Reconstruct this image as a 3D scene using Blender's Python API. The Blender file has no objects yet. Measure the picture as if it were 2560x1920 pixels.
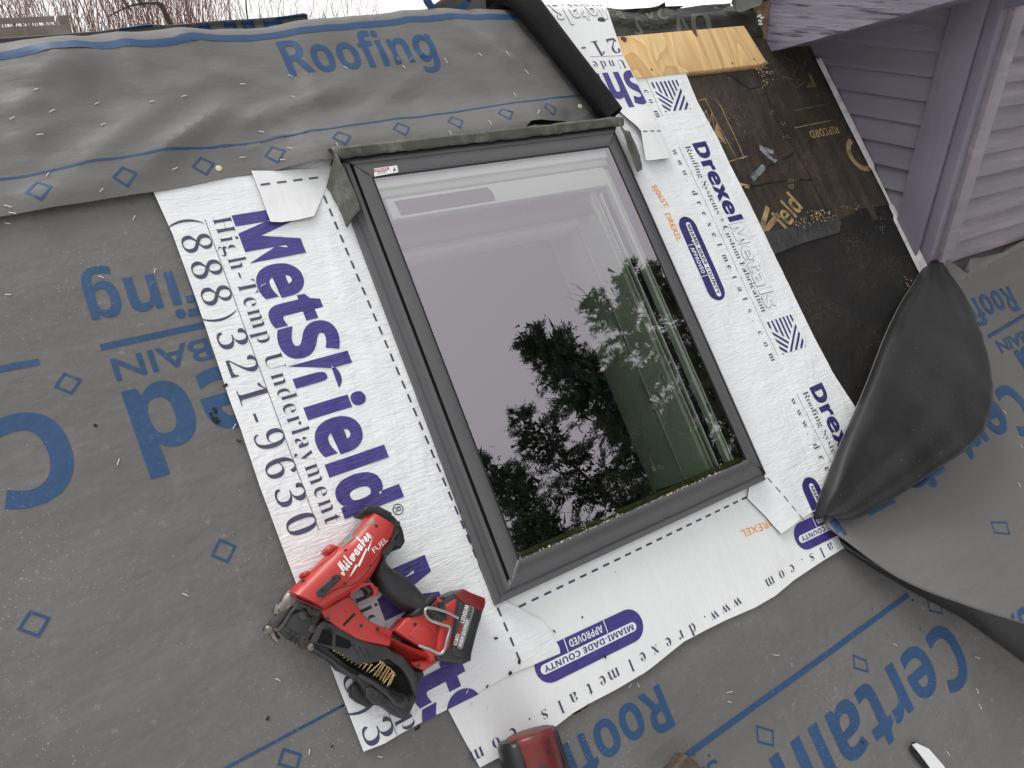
import bpy, bmesh, math, random
from mathutils import Vector, Matrix, noise
from mathutils.bvhtree import BVHTree
random.seed(7)
scene = bpy.context.scene
COL = scene.collection

# ---------------------------------------------------------------- frames, camera, light
IW, IH, F = 2560.0, 1920.0, 1900.0
PITCH = math.radians(47.0)                       # the roof's pitch
# the roof's axes (along the ridge, up the slope, normal) as the lens sees them, solved from the skylight's edges
def _vp(x, y): return Vector(((x-IW/2)/F, -(y-IH/2)/F, -1.0))
AU = _vp(4560, -32).normalized()
AV = -_vp(-3426, -10908).normalized()
if AV.y < 0: AV = -AV
AV = (AV - AU*AU.dot(AV)).normalized()
AN = AU.cross(AV)
HG = 0.058                                       # glass above the deck
CAMH = 0.64/0.4730 + HG                          # camera above the roof plane, metres
RX = Matrix.Rotation(PITCH, 3, 'X')              # roof frame -> world
def toW(q): return RX @ Vector(q)
CAMW = toW((0, 0, CAMH))

def ray_roof(px, py):
    d = _vp(px, py)
    return Vector((d.dot(AU), d.dot(AV), d.dot(AN)))
def P(px, py, h=0.0):
    d = ray_roof(px, py)
    k = (CAMH-h)/-d.z
    return Vector((d.x*k, d.y*k))
def P3(px, py, h=0.0):
    a = P(px, py, h); return Vector((a.x, a.y, h))
def rayW(px, py): return RX @ ray_roof(px, py)
def at_x(px, py, X):
    d = rayW(px, py); return CAMW + d*((X-CAMW.x)/d.x)
def at_y(px, py, Y):
    d = rayW(px, py); return CAMW + d*((Y-CAMW.y)/d.y)

cam = bpy.data.cameras.new('camera'); camo = bpy.data.objects.new('camera', cam); COL.objects.link(camo)
cam.sensor_width = 36.0; cam.lens = F/IW*36.0; cam.clip_start = 0.02; cam.clip_end = 2000
M = Matrix(((AU.x, AU.y, AU.z), (AV.x, AV.y, AV.z), (AN.x, AN.y, AN.z)))
camo.matrix_world = Matrix.Translation(CAMW) @ (RX @ M).to_4x4()
scene.camera = camo

SUN_EL = math.radians(59)    # high over the ridge, veiled by cloud
world = bpy.data.worlds.new('World'); scene.world = world; world.use_nodes = True
nt = world.node_tree; nt.nodes.clear()
out = nt.nodes.new('ShaderNodeOutputWorld'); bg = nt.nodes.new('ShaderNodeBackground')
sky = nt.nodes.new('ShaderNodeTexSky'); sky.sky_type = 'NISHITA'; sky.sun_disc = False
sky.sun_elevation = SUN_EL; sky.sun_rotation = math.radians(-36); sky.dust_density = 4.0; sky.air_density = 1.0
hsv = nt.nodes.new('ShaderNodeHueSaturation'); hsv.inputs['Saturation'].default_value = 0.10
mixc = nt.nodes.new('ShaderNodeMix'); mixc.data_type = 'RGBA'; mixc.inputs[0].default_value = 0.80
mixc.inputs[7].default_value = (9.6, 9.45, 9.55, 1)      # the even cloud layer
nt.links.new(sky.outputs[0], hsv.inputs['Color']); nt.links.new(hsv.outputs[0], mixc.inputs[6])
# an overcast sky is about three times as bright overhead as at the horizon
wtc = nt.nodes.new('ShaderNodeTexCoord'); wsp = nt.nodes.new('ShaderNodeSeparateXYZ'); wmr = nt.nodes.new('ShaderNodeMapRange')
wmr.inputs['From Min'].default_value = 0.0; wmr.inputs['From Max'].default_value = 1.0; wmr.inputs['To Min'].default_value = 0.50; wmr.inputs['To Max'].default_value = 1.22
wsc = nt.nodes.new('ShaderNodeVectorMath'); wsc.operation = 'SCALE'
nt.links.new(wtc.outputs['Generated'], wsp.inputs[0]); nt.links.new(wsp.outputs['Z'], wmr.inputs['Value'])
nt.links.new(mixc.outputs[2], wsc.inputs[0]); nt.links.new(wmr.outputs[0], wsc.inputs['Scale'])
nt.links.new(wsc.outputs[0], bg.inputs['Color']); nt.links.new(bg.outputs[0], out.inputs[0])
bg.inputs['Strength'].default_value = 0.088
sun = bpy.data.lights.new('sun', 'SUN'); sun.energy = 1.5; sun.angle = math.radians(28); sun.color = (1, 0.985, 0.96)
suno = bpy.data.objects.new('sun', sun); COL.objects.link(suno)
suno.rotation_euler = Vector((-0.30, 0.42, 0.86)).to_track_quat('Z', 'Y').to_euler()
suno.location = (0, 0, 10)
vs = scene.view_settings
vs.view_transform = 'Standard'; vs.look = 'None'; vs.gamma = 1.0; vs.exposure = 0.45; vs.use_curve_mapping = False
scene.cycles.max_bounces = 8; scene.cycles.transparent_max_bounces = 12
scene.cycles.use_denoising = True

# ---------------------------------------------------------------- materials
MATS = {}
def N(t, kind, **kw):
    n = t.nodes.new(kind)
    for k, v in kw.items():
        if k in n.inputs: n.inputs[k].default_value = v
        else: setattr(n, k, v)
    return n
def mat(name, color, rough=0.6, spec=0.4, metal=0.0, var=0.12, vscale=6.0, bumps=(), specks=None, dirt=None, stretch=None, coat=0.0, wear=None):
    """colour with soft variation; bumps = [(scale, strength, dist, stretchvec)]; specks=(scale, threshold, colour); dirt=(scale, lo, hi, colour)"""
    if name in MATS: return MATS[name]
    m = bpy.data.materials.new(name); m.use_nodes = True; t = m.node_tree
    b = t.nodes['Principled BSDF']; L = t.links.new
    tc = N(t, 'ShaderNodeTexCoord')
    b.inputs['Metallic'].default_value = metal; b.inputs['Specular IOR Level'].default_value = spec
    b.inputs['Coat Weight'].default_value = coat
    def coords(st):
        if not st: return tc.outputs['Object']
        mp = N(t, 'ShaderNodeMapping'); mp.inputs['Scale'].default_value = st[:3]
        if len(st) > 3: mp.inputs['Rotation'].default_value = (0, 0, st[3])
        L(tc.outputs['Object'], mp.inputs['Vector']); return mp.outputs[0]
    nz = N(t, 'ShaderNodeTexNoise'); nz.inputs['Scale'].default_value = vscale; nz.inputs['Detail'].default_value = 6
    L(coords(stretch), nz.inputs['Vector'])
    ramp = N(t, 'ShaderNodeMapRange'); ramp.inputs['From Min'].default_value = 0.3; ramp.inputs['From Max'].default_value = 0.7
    ramp.inputs['To Min'].default_value = 1-var; ramp.inputs['To Max'].default_value = 1+var
    L(nz.outputs['Fac'], ramp.inputs['Value'])
    mul = N(t, 'ShaderNodeVectorMath', operation='SCALE'); mul.inputs[0].default_value = color[:3]
    L(ramp.outputs[0], mul.inputs['Scale'])
    cur = mul.outputs[0]
    def overlay(fac, col):
        nonlocal cur
        mx = N(t, 'ShaderNodeMix', data_type='RGBA'); L(fac, mx.inputs[0]); L(cur, mx.inputs[6])
        mx.inputs[7].default_value = (*col[:3], 1); cur = mx.outputs[2]
    for d in ([dirt] if dirt and not isinstance(dirt[0], tuple) else (dirt or [])):
        n2 = N(t, 'ShaderNodeTexNoise'); n2.inputs['Scale'].default_value = d[0]; n2.inputs['Detail'].default_value = 10; n2.inputs['Roughness'].default_value = 0.7
        L(coords(d[4] if len(d) > 4 else None), n2.inputs['Vector'])
        r2 = N(t, 'ShaderNodeMapRange'); r2.inputs['From Min'].default_value = d[1]; r2.inputs['From Max'].default_value = d[2]
        L(n2.outputs['Fac'], r2.inputs['Value']); overlay(r2.outputs[0], d[3])
    if specks:
        vo = N(t, 'ShaderNodeTexVoronoi'); vo.inputs['Scale'].default_value = specks[0]; L(coords(specks[4] if len(specks) > 4 else None), vo.inputs['Vector'])
        r3 = N(t, 'ShaderNodeMapRange'); r3.inputs['From Min'].default_value = specks[1]; r3.inputs['From Max'].default_value = specks[1]*0.6
        L(vo.outputs['Distance'], r3.inputs['Value'])
        n4 = N(t, 'ShaderNodeTexNoise'); n4.inputs['Scale'].default_value = specks[3] if len(specks) > 3 else 3.0; n4.inputs['Detail'].default_value = 5
        L(tc.outputs['Object'], n4.inputs['Vector'])
        r4 = N(t, 'ShaderNodeMapRange'); r4.inputs['From Min'].default_value = 0.45; r4.inputs['From Max'].default_value = 0.65; L(n4.outputs['Fac'], r4.inputs['Value'])
        ml = N(t, 'ShaderNodeMath', operation='MULTIPLY'); L(r3.outputs[0], ml.inputs[0]); L(r4.outputs[0], ml.inputs[1])
        overlay(ml.outputs[0], specks[2])
    L(cur, b.inputs['Base Color'])
    rr = N(t, 'ShaderNodeMapRange'); rr.inputs['To Min'].default_value = max(0.02, rough-0.08); rr.inputs['To Max'].default_value = min(1, rough+0.08)
    L(nz.outputs['Fac'], rr.inputs['Value']); L(rr.outputs[0], b.inputs['Roughness'])
    prev = None
    for bp in bumps:
        sc, st, dist = bp[:3]
        n3 = N(t, 'ShaderNodeTexNoise'); n3.inputs['Scale'].default_value = sc; n3.inputs['Detail'].default_value = 4
        n3.inputs['Distortion'].default_value = bp[4] if len(bp) > 4 else 0.0
        L(coords(bp[3] if len(bp) > 3 else None), n3.inputs['Vector'])
        bm_ = N(t, 'ShaderNodeBump'); bm_.inputs['Strength'].default_value = st; bm_.inputs['Distance'].default_value = dist
        L(n3.outputs['Fac'], bm_.inputs['Height'])
        if prev: L(prev, bm_.inputs['Normal'])
        prev = bm_.outputs[0]
    if prev: L(prev, b.inputs['Normal'])
    MATS[name] = m; return m

def srgb(r, g, b):
    f = lambda c: (c/255/12.92 if c/255 <= 0.04045 else ((c/255+0.055)/1.055)**2.4)
    return (f(r), f(g), f(b))

FB = ((60, 0.35, 0.004), (900, 0.25, 0.0006), (4.0, 0.5, 0.022, (1, 2.2, 1)), (13, 0.12, 0.008, (1, 1.8, 1), 1.2))
m_felt = mat('felt_grey', (0.134, 0.132, 0.128), 0.62, 0.35, var=0.10, vscale=2.2, bumps=FB,
             specks=(150, 0.16, (0.42, 0.40, 0.36), 4.0), dirt=((3.5, 0.50, 0.9, (0.190, 0.184, 0.174)), (11, 0.58, 0.85, (0.185, 0.178, 0.166), (1, .45, 1, .5)), (8, 0.60, 0.9, (0.098, 0.096, 0.094)), (45, 0.60, 0.82, (0.30, 0.285, 0.26))))
m_felt_new = mat('felt_grey_clean', (0.143, 0.140, 0.134), 0.54, 0.38, var=0.06, vscale=2.5, bumps=((1100, 0.25, 0.0005), (9, 0.35, 0.012, (1, 2.4, 1, 0.5))),
             specks=(60, 0.07, (0.42, 0.41, 0.38), 3.0))
m_blue = mat('print_blue', (0.022, 0.065, 0.152), 0.55, 0.4, var=0.12, vscale=5, bumps=FB[:2],
             specks=(150, 0.17, (0.26, 0.28, 0.31), 4.0), dirt=((60, 0.60, 0.85, (0.17, 0.19, 0.22)),))
m_blue_new = mat('print_blue_clean', (0.020, 0.064, 0.155), 0.5, 0.4, var=0.07, vscale=5, bumps=((1100, 0.25, 0.0005),))
m_feltback = mat('felt_black_back', (0.0165, 0.017, 0.018), 0.50, 0.32, var=0.30, vscale=7, stretch=(1, .3, 1), bumps=((60, 0.15, 0.002), (700, 0.2, 0.0004)), specks=(70, 0.08, (0.30, 0.30, 0.28), 4.0), dirt=((5, 0.5, 0.9, (0.034, 0.034, 0.036)),))
WB = ((95, 0.62, 0.0034, (0.22, 1.0, 1), 1.6), (34, 0.4, 0.006, (0.35, 1, 1)), (14, 0.3, 0.01), (5, 0.5, 0.02, (1.6, .5, 1), 1.0))
m_white = mat('membrane_white', (0.760, 0.775, 0.780), 0.50, 0.45, var=0.03, vscale=3, bumps=WB, dirt=((5, 0.58, 0.92, (0.54, 0.52, 0.48)), (70, 0.66, 0.84, (0.42, 0.41, 0.39)), (22, .68, .80, (.50, .48, .44))))
m_white_flat = mat('membrane_white_smooth', (0.740, 0.755, 0.750), 0.48, 0.45, var=0.03, vscale=3, bumps=((12, 0.35, 0.012, (1.6, .35, 1, .3)), (700, .2, .0004)), dirt=((7, 0.60, 0.95, (0.50, 0.49, 0.45)),))
m_purple = mat('print_purple', (0.052, 0.036, 0.205), 0.42, 0.5, var=0.10, vscale=14, bumps=WB, dirt=((120, 0.62, 0.8, (0.10, 0.08, 0.27)),))
m_navy = mat('print_navy', (0.028, 0.022, 0.135), 0.45, 0.5, var=0.08, vscale=10, bumps=WB)
m_ink = mat('print_ink', (0.062, 0.058, 0.105), 0.5, 0.4, var=0.12, vscale=30, bumps=WB)
m_greyink = mat('print_grey_ink', (0.16, 0.17, 0.20), 0.5, 0.4, bumps=WB[:1])
m_orange = mat('ink_orange', (0.78, 0.32, 0.04), 0.5, 0.4, var=0.25, vscale=90)
m_cut = mat('cut_edge_black', (0.012, 0.012, 0.013), 0.6, 0.3)
m_under = mat('old_underlayment_brown', (0.030, 0.024, 0.018), 0.52, 0.45, var=0.4, vscale=5, bumps=((10, 0.6, 0.02), (90, 0.35, 0.003)),
              dirt=((6, 0.46, 0.75, (0.068, 0.050, 0.032), (4.5, .8, 1, 0.12)), (16, 0.50, 0.8, (0.012, 0.011, 0.010)), (45, 0.60, 0.85, (0.14, 0.10, 0.065))), specks=(120, 0.17, (0.38, 0.29, 0.19), 5))
m_blackfelt = mat('old_felt_black', (0.0115, 0.0105, 0.0098), 0.66, 0.35, var=0.4, vscale=5, bumps=((14, 0.4, 0.02), (350, 0.6, 0.002)),
              specks=(210, 0.22, (0.23, 0.165, 0.09), 4.5), dirt=((18, 0.60, 0.86, (0.075, 0.055, 0.032)),))
m_tape = mat('old_tape_strip', (0.035, 0.035, 0.036), 0.38, 0.5, var=0.3, vscale=9, bumps=((30, 0.8, 0.008, (1, .5, 1), 2),), dirt=((25, 0.55, 0.85, (0.09, 0.085, 0.08)),))
m_tan = mat('print_tan', (0.33, 0.235, 0.115), 0.5, 0.4, var=0.25, vscale=22, dirt=((28, 0.50, 0.66, (0.06, 0.05, 0.035)),))
m_tan2 = mat('print_tan_dull', (0.15, 0.125, 0.06), 0.5, 0.4, var=0.3, vscale=30, dirt=((26, 0.48, 0.62, (0.03, 0.026, 0.018)),))
m_greyp = mat('print_grey_worn', (0.21, 0.23, 0.24), 0.5, 0.4, var=0.3, vscale=22, dirt=((30, 0.50, 0.62, (0.06, 0.05, 0.04)),))
m_flash = mat('granular_flashing', (0.075, 0.077, 0.066), 0.55, 0.4, var=0.35, vscale=14, bumps=((26, 0.7, 0.01), (260, 0.6, 0.0015)), dirt=((22, 0.48, 0.75, (0.19, 0.19, 0.165)), (60, .6, .8, (0.03, .03, .028))))
m_clad = mat('cladding_grey', (0.086, 0.086, 0.089), 0.40, 0.45, metal=0.15, var=0.06, vscale=3, bumps=((500, 0.08, 0.0003),), specks=(55, 0.05, (0.35, 0.34, 0.31), 4))
m_clad_lt = mat('cladding_bare', (0.20, 0.20, 0.19), 0.38, 0.5, metal=0.5, var=0.25, vscale=50)
m_black = mat('rubber_gasket', (0.012, 0.012, 0.013), 0.5, 0.4)
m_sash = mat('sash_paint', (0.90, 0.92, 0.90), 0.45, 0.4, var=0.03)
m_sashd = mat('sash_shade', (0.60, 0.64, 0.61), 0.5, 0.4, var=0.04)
m_shaft = mat('light_shaft', (0.84, 0.92, 0.78), 0.7, 0.3, var=0.08)
m_dark = mat('painted_dark', (0.010, 0.011, 0.010), 0.9, 0.1)  # near-black stands in for the dark of the room and tool recesses
m_label_grey = mat('vent_slot_grey', (0.055, 0.055, 0.06), 0.6, 0.3)
m_olive = mat('inner_rail_olive', (0.10, 0.10, 0.035), 0.6, 0.3, var=.3, vscale=60)
m_crumb = mat('crumb_beige', (0.62, 0.56, 0.42), 0.8, 0.2, var=.2, vscale=90)
m_wht = mat('sticker_white', (0.78, 0.78, 0.77), 0.45, 0.4, var=.02)
m_redink = mat('sticker_red', (0.38, 0.03, 0.03), 0.45, 0.4)
m_blkink = mat('sticker_black', (0.03, 0.03, 0.03), 0.5, 0.4)
def plywood():
    m = mat('plywood_face', (0.66, 0.43, 0.195), 0.6, 0.3, var=0.10, vscale=5)
    t = m.node_tree; L = t.links.new; b = t.nodes['Principled BSDF']
    tc = N(t, 'ShaderNodeTexCoord'); mp = N(t, 'ShaderNodeMapping'); mp.inputs['Scale'].default_value = (4.6, 1.5, 1); mp.inputs['Rotation'].default_value = (0, 0, .12)
    L(tc.outputs['Object'], mp.inputs[0])
    n = N(t, 'ShaderNodeTexNoise'); n.inputs['Scale'].default_value = 1.7; n.inputs['Detail'].default_value = 1.2; n.inputs['Distortion'].default_value = .7; L(mp.outputs[0], n.inputs['Vector'])
    mu = N(t, 'ShaderNodeMath', operation='MULTIPLY'); mu.inputs[1].default_value = 8; L(n.outputs['Fac'], mu.inputs[0])
    fr = N(t, 'ShaderNodeMath', operation='FRACT'); L(mu.outputs[0], fr.inputs[0])
    cr = N(t, 'ShaderNodeValToRGB'); L(fr.outputs[0], cr.inputs[0])
    e = cr.color_ramp.elements; e[0].position = 0; e[0].color = (0.76, 0.54, 0.27, 1); e[1].position = 1; e[1].color = (0.60, 0.37, 0.16, 1)
    k = e.new(0.5); k.color = (0.70, 0.47, 0.215, 1); k = e.new(0.93); k.color = (0.61, 0.38, 0.165, 1)
    n2 = N(t, 'ShaderNodeTexNoise'); n2.inputs['Scale'].default_value = 40; mp2 = N(t, 'ShaderNodeMapping'); mp2.inputs['Scale'].default_value = (1.5, .08, 1)
    L(tc.outputs['Object'], mp2.inputs[0]); L(mp2.outputs[0], n2.inputs['Vector'])
    mx = N(t, 'ShaderNodeMix', data_type='RGBA', blend_type='MULTIPLY'); mx.inputs[0].default_value = .45
    L(cr.outputs[0], mx.inputs[6]); L(n2.outputs['Fac'], mx.inputs[7])
    mg = N(t, 'ShaderNodeMix', data_type='RGBA', blend_type='ADD'); mg.inputs[0].default_value = .15; L(mx.outputs[2], mg.inputs[6]); L(cr.outputs[0], mg.inputs[7])
    L(mg.outputs[2], b.inputs['Base Color'])
    return m
m_ply = plywood()
m_knot = mat('wood_knot', (0.10, 0.05, 0.03), 0.6, 0.3, var=.5, vscale=60)
m_plyedge = mat('plywood_edge', (0.27, 0.19, 0.10), 0.8, 0.2, var=.3, vscale=40)
PB = ((30, 0.5, 0.004, (0.12, 1, 1)), (120, 0.3, 0.0012, (0.12, 1, 1)))
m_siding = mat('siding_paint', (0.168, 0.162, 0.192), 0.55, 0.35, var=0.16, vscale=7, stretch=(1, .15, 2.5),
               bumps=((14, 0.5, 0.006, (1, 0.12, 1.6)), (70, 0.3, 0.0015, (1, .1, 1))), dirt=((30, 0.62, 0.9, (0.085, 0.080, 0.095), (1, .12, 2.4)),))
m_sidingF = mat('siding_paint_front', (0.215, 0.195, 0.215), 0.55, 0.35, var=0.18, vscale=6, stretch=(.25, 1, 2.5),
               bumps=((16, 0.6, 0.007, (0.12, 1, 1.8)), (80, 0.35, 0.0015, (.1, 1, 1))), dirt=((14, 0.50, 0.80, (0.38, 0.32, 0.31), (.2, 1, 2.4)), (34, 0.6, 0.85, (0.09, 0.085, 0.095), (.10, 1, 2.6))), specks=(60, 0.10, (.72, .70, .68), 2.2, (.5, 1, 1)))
m_trim = mat('trim_paint', (0.165, 0.156, 0.192), 0.50, 0.4, var=0.08, vscale=6, bumps=((40, 0.35, 0.004, (1, 1, .12)), (200, .2, .001)), dirt=((26, 0.60, 0.9, (0.20, 0.18, 0.22), (1, 1, .2)),))
m_fascia = mat('fascia_paint', (0.190, 0.178, 0.222), 0.52, 0.4, var=0.12, vscale=6, bumps=((26, 0.75, 0.012, (1, 0.10, 1)), (60, .5, .003, (1, .1, 1))), dirt=((75, 0.53, 0.62, (0.045, 0.04, 0.05), (1, .07, 1.1)), (9, .55, .8, (.25, .235, .27), (1, .3, 2))))
m_saw = mat('sawdust_tan', (0.40, 0.30, 0.19), 0.9, 0.2, var=.4, vscale=200)
m_rot = mat('rotten_wood', (0.21, 0.14, 0.085), 0.85, 0.2, var=0.4, vscale=30, bumps=((40, 0.9, 0.01, (1, .2, 1)), (160, .6, .003)), dirt=((22, .5, .7, (0.07, 0.05, .035)),))
m_foil = mat('caulk_strip', (0.46, 0.455, 0.45), 0.42, 0.5, var=0.25, vscale=18, bumps=((40, .8, .006),), dirt=((25, .55, .8, (0.10, 0.09, .085)),))
m_drip = mat('metal_edge_grey', (0.22, 0.225, 0.215), 0.42, 0.5, metal=.3, var=0.2, vscale=12, bumps=((30, .5, .006),))
m_blackmem = mat('ridge_membrane_black', (0.022, 0.022, 0.020), 0.40, 0.5, var=.3, vscale=9, bumps=((16, .8, .02, (.5, 1, 1)),), dirt=((12, .5, .85, (0.06, 0.06, .055)),))
m_olivep = mat('print_olive', (0.105, 0.115, 0.085), 0.5, 0.4, var=.25, vscale=14)
m_red = mat('plastic_red', (0.43, 0.032, 0.026), 0.38, 0.5, var=0.10, vscale=14, bumps=((420, 0.18, 0.0005),), dirt=((34, 0.60, 0.90, (0.30, 0.05, 0.04)), (60, .70, .85, (.62, .22, .18)), (14, .56, .85, (.20, .035, .03))), coat=.05)
m_redd = mat('plastic_red_smoked', (0.17, 0.012, 0.012), 0.28, 0.5, var=.3, vscale=20)
m_rub = mat('tool_rubber_black', (0.020, 0.020, 0.022), 0.52, 0.4, var=.25, vscale=20, bumps=((500, .3, .0006),), specks=(160, .12, (.12, .115, .11), 8), dirt=((26, .6, .9, (.055, .053, .05)),))
m_blk = mat('tool_plastic_black', (0.024, 0.025, 0.027), 0.40, 0.5, var=.25, vscale=24, bumps=((350, .2, .0004),), specks=(140, .12, (.14, .13, .12), 9), dirt=((30, .58, .9, (.06, .058, .055)),))
m_steel = mat('worn_steel', (0.20, 0.18, 0.165), 0.36, 0.5, metal=.9, var=.45, vscale=60, bumps=((200, .3, .0006),), dirt=((80, .55, .75, (.10, .06, .05)),))
m_dsteel = mat('dark_steel', (0.062, 0.058, 0.055), 0.40, 0.5, metal=.6, var=.5, vscale=45, bumps=((120, .4, .001),), dirt=((70, .6, .8, (.20, .18, .17)),))
m_wire = mat('bright_wire', (0.36, 0.355, 0.34), 0.34, 0.5, metal=1.0, var=.12, vscale=60)
m_brass = mat('nail_brass', (0.42, 0.31, 0.15), 0.28, 0.5, metal=1.0, var=.2, vscale=80)
m_staple = mat('staple_wire', (0.80, 0.80, 0.78), 0.35, 0.6, metal=.35, var=.1)
m_cap = mat('nail_head_cream', (0.62, 0.60, 0.44), 0.45, 0.4)
m_greyplastic = mat('rubber_grey', (0.17, 0.18, 0.17), 0.5, 0.4, var=.15, vscale=30)
m_tubered = mat('tube_red_scuffed', (0.13, 0.012, 0.012), 0.40, 0.5, var=.3, vscale=18, bumps=((60, .3, .002),), dirt=((9, 0.52, 0.58, (0.012, 0.012, 0.013)), (55, .64, .70, (.012, .012, .013))))
m_tubeblk = mat('tube_black', (0.012, 0.012, 0.013), 0.35, 0.5, var=.2, vscale=20, bumps=((60, .3, .002),))
m_leather = mat('leather_brown', (0.085, 0.058, 0.044), 0.6, 0.4, var=.4, vscale=25, bumps=((80, .6, .003),), dirt=((35, .5, .7, (.012, .012, .012)),))
m_snow = mat('snow', (0.86, 0.86, 0.875), 0.75, 0.25, var=.02, vscale=.25, bumps=((1.2, .4, .12),))
m_twig = mat('twig_tan', (0.26, 0.20, 0.15), 0.8, 0.2, var=.3, vscale=5)
m_twigr = mat('twig_red_brown', (0.19, 0.10, 0.08), 0.8, 0.2, var=.3, vscale=5)
m_bark = mat('bark', (0.055, 0.046, 0.040), 0.9, 0.2, var=.3, vscale=8)
m_needle = mat('needles', (0.040, 0.058, 0.034), 0.8, 0.2, var=.4, vscale=1.2)
m_rail = mat('rail_wood', (0.20, 0.175, 0.145), 0.8, 0.2, var=.25, vscale=5, stretch=(.3, 1, 1))
m_wall = mat('house_wall_paint', (0.21, 0.195, 0.215), 0.6, 0.3)
m_deckwood = mat('deck_boards', (0.16, 0.12, 0.08), 0.8, 0.2, var=.3, vscale=4)

def glass_mat():
    m = bpy.data.materials.new('skylight_glass'); m.use_nodes = True; t = m.node_tree; t.nodes.clear(); L = t.links.new
    o = N(t, 'ShaderNodeOutputMaterial'); mx = N(t, 'ShaderNodeMixShader')
    g = N(t, 'ShaderNodeBsdfGlossy'); g.inputs['Roughness'].default_value = 0.0; g.inputs['Color'].default_value = (0.97, 0.93, 1.0, 1)
    tr = N(t, 'ShaderNodeBsdfTransparent'); tr.inputs['Color'].default_value = (0.94, 1.0, 0.91, 1)
    fr = N(t, 'ShaderNodeFresnel'); fr.inputs['IOR'].default_value = 1.5
    mr = N(t, 'ShaderNodeMath', operation='MULTIPLY_ADD'); mr.inputs[1].default_value = 1.0; mr.inputs[2].default_value = 0.262
    L(fr.outputs[0], mr.inputs[0]); L(mr.outputs[0], mx.inputs[0]); L(tr.outputs[0], mx.inputs[1]); L(g.outputs[0], mx.inputs[2])
    # dried dust and water spots on the pane
    tc = N(t, 'ShaderNodeTexCoord'); vo = N(t, 'ShaderNodeTexVoronoi'); vo.inputs['Scale'].default_value = 90; L(tc.outputs['Object'], vo.inputs['Vector'])
    r3 = N(t, 'ShaderNodeMapRange'); r3.inputs['From Min'].default_value = .09; r3.inputs['From Max'].default_value = .04; L(vo.outputs['Distance'], r3.inputs['Value'])
    ns = N(t, 'ShaderNodeTexNoise'); ns.inputs['Scale'].default_value = 7; L(tc.outputs['Object'], ns.inputs['Vector'])
    r4 = N(t, 'ShaderNodeMapRange'); r4.inputs['From Min'].default_value = .55; r4.inputs['From Max'].default_value = .7; L(ns.outputs['Fac'], r4.inputs['Value'])
    ml = N(t, 'ShaderNodeMath', operation='MULTIPLY'); L(r3.outputs[0], ml.inputs[0]); L(r4.outputs[0], ml.inputs[1])
    m5 = N(t, 'ShaderNodeMath', operation='MULTIPLY'); L(ml.outputs[0], m5.inputs[0]); m5.inputs[1].default_value = .45
    df = N(t, 'ShaderNodeBsdfDiffuse'); df.inputs['Color'].default_value = (.6, .6, .55, 1)
    m2 = N(t, 'ShaderNodeMixShader'); L(m5.outputs[0], m2.inputs[0]); L(mx.outputs[0], m2.inputs[1]); L(df.outputs[0], m2.inputs[2])
    L(m2.outputs[0], o.inputs[0]); return m
m_glass = glass_mat()

# ---------------------------------------------------------------- object helpers
def tag(o, label=None, cat=None, group=None, kind=None):
    if label: o['label'] = label
    if cat: o['category'] = cat
    if group: o['group'] = group
    if kind: o['kind'] = kind
    return o
ROOF_ROT = (PITCH, 0, 0)
def empty(name, org, roof=True, **kw):
    """org in roof coordinates when roof, else world"""
    o = bpy.data.objects.new(name, None); COL.objects.link(o); o.empty_display_size = 0.05
    o.location = toW(org) if roof else Vector(org)
    if roof: o.rotation_euler = ROOF_ROT
    o['_o'] = list(org); o['_r'] = roof
    tag(o, **kw); return o
def link_bm(name, bm, mats, parent=None, org=None, roof=True, smooth=True, **kw):
    """bm holds roof (or world) coordinates; the origin is moved to org / the parent's origin"""
    bm.normal_update()
    if org is None:
        if parent is not None:
            org = Vector(parent['_o'])
            roof = parent['_r']
        else:
            vs_ = [v.co for v in bm.verts]
            org = sum(vs_, Vector())/len(vs_); org.z = min(v.z for v in vs_)
    org = Vector(org)
    sub = parent is not None and parent.type == 'MESH'
    for v in bm.verts: v.co -= org
    me = bpy.data.meshes.new(name); bm.to_mesh(me); bm.free()
    for m in (mats if isinstance(mats, (list, tuple)) else [mats]): me.materials.append(m)
    o = bpy.data.objects.new(name, me); COL.objects.link(o)
    if smooth:
        me.shade_smooth()
        try: me.set_sharp_from_angle(angle=math.radians(38 if smooth is True else smooth))
        except Exception: pass
    if parent is not None: o.parent = parent
    else:
        o.location = toW(org) if roof else org
        if roof: o.rotation_euler = ROOF_ROT
    o['_o'] = list(org); o['_r'] = roof
    tag(o, **kw); return o

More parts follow.
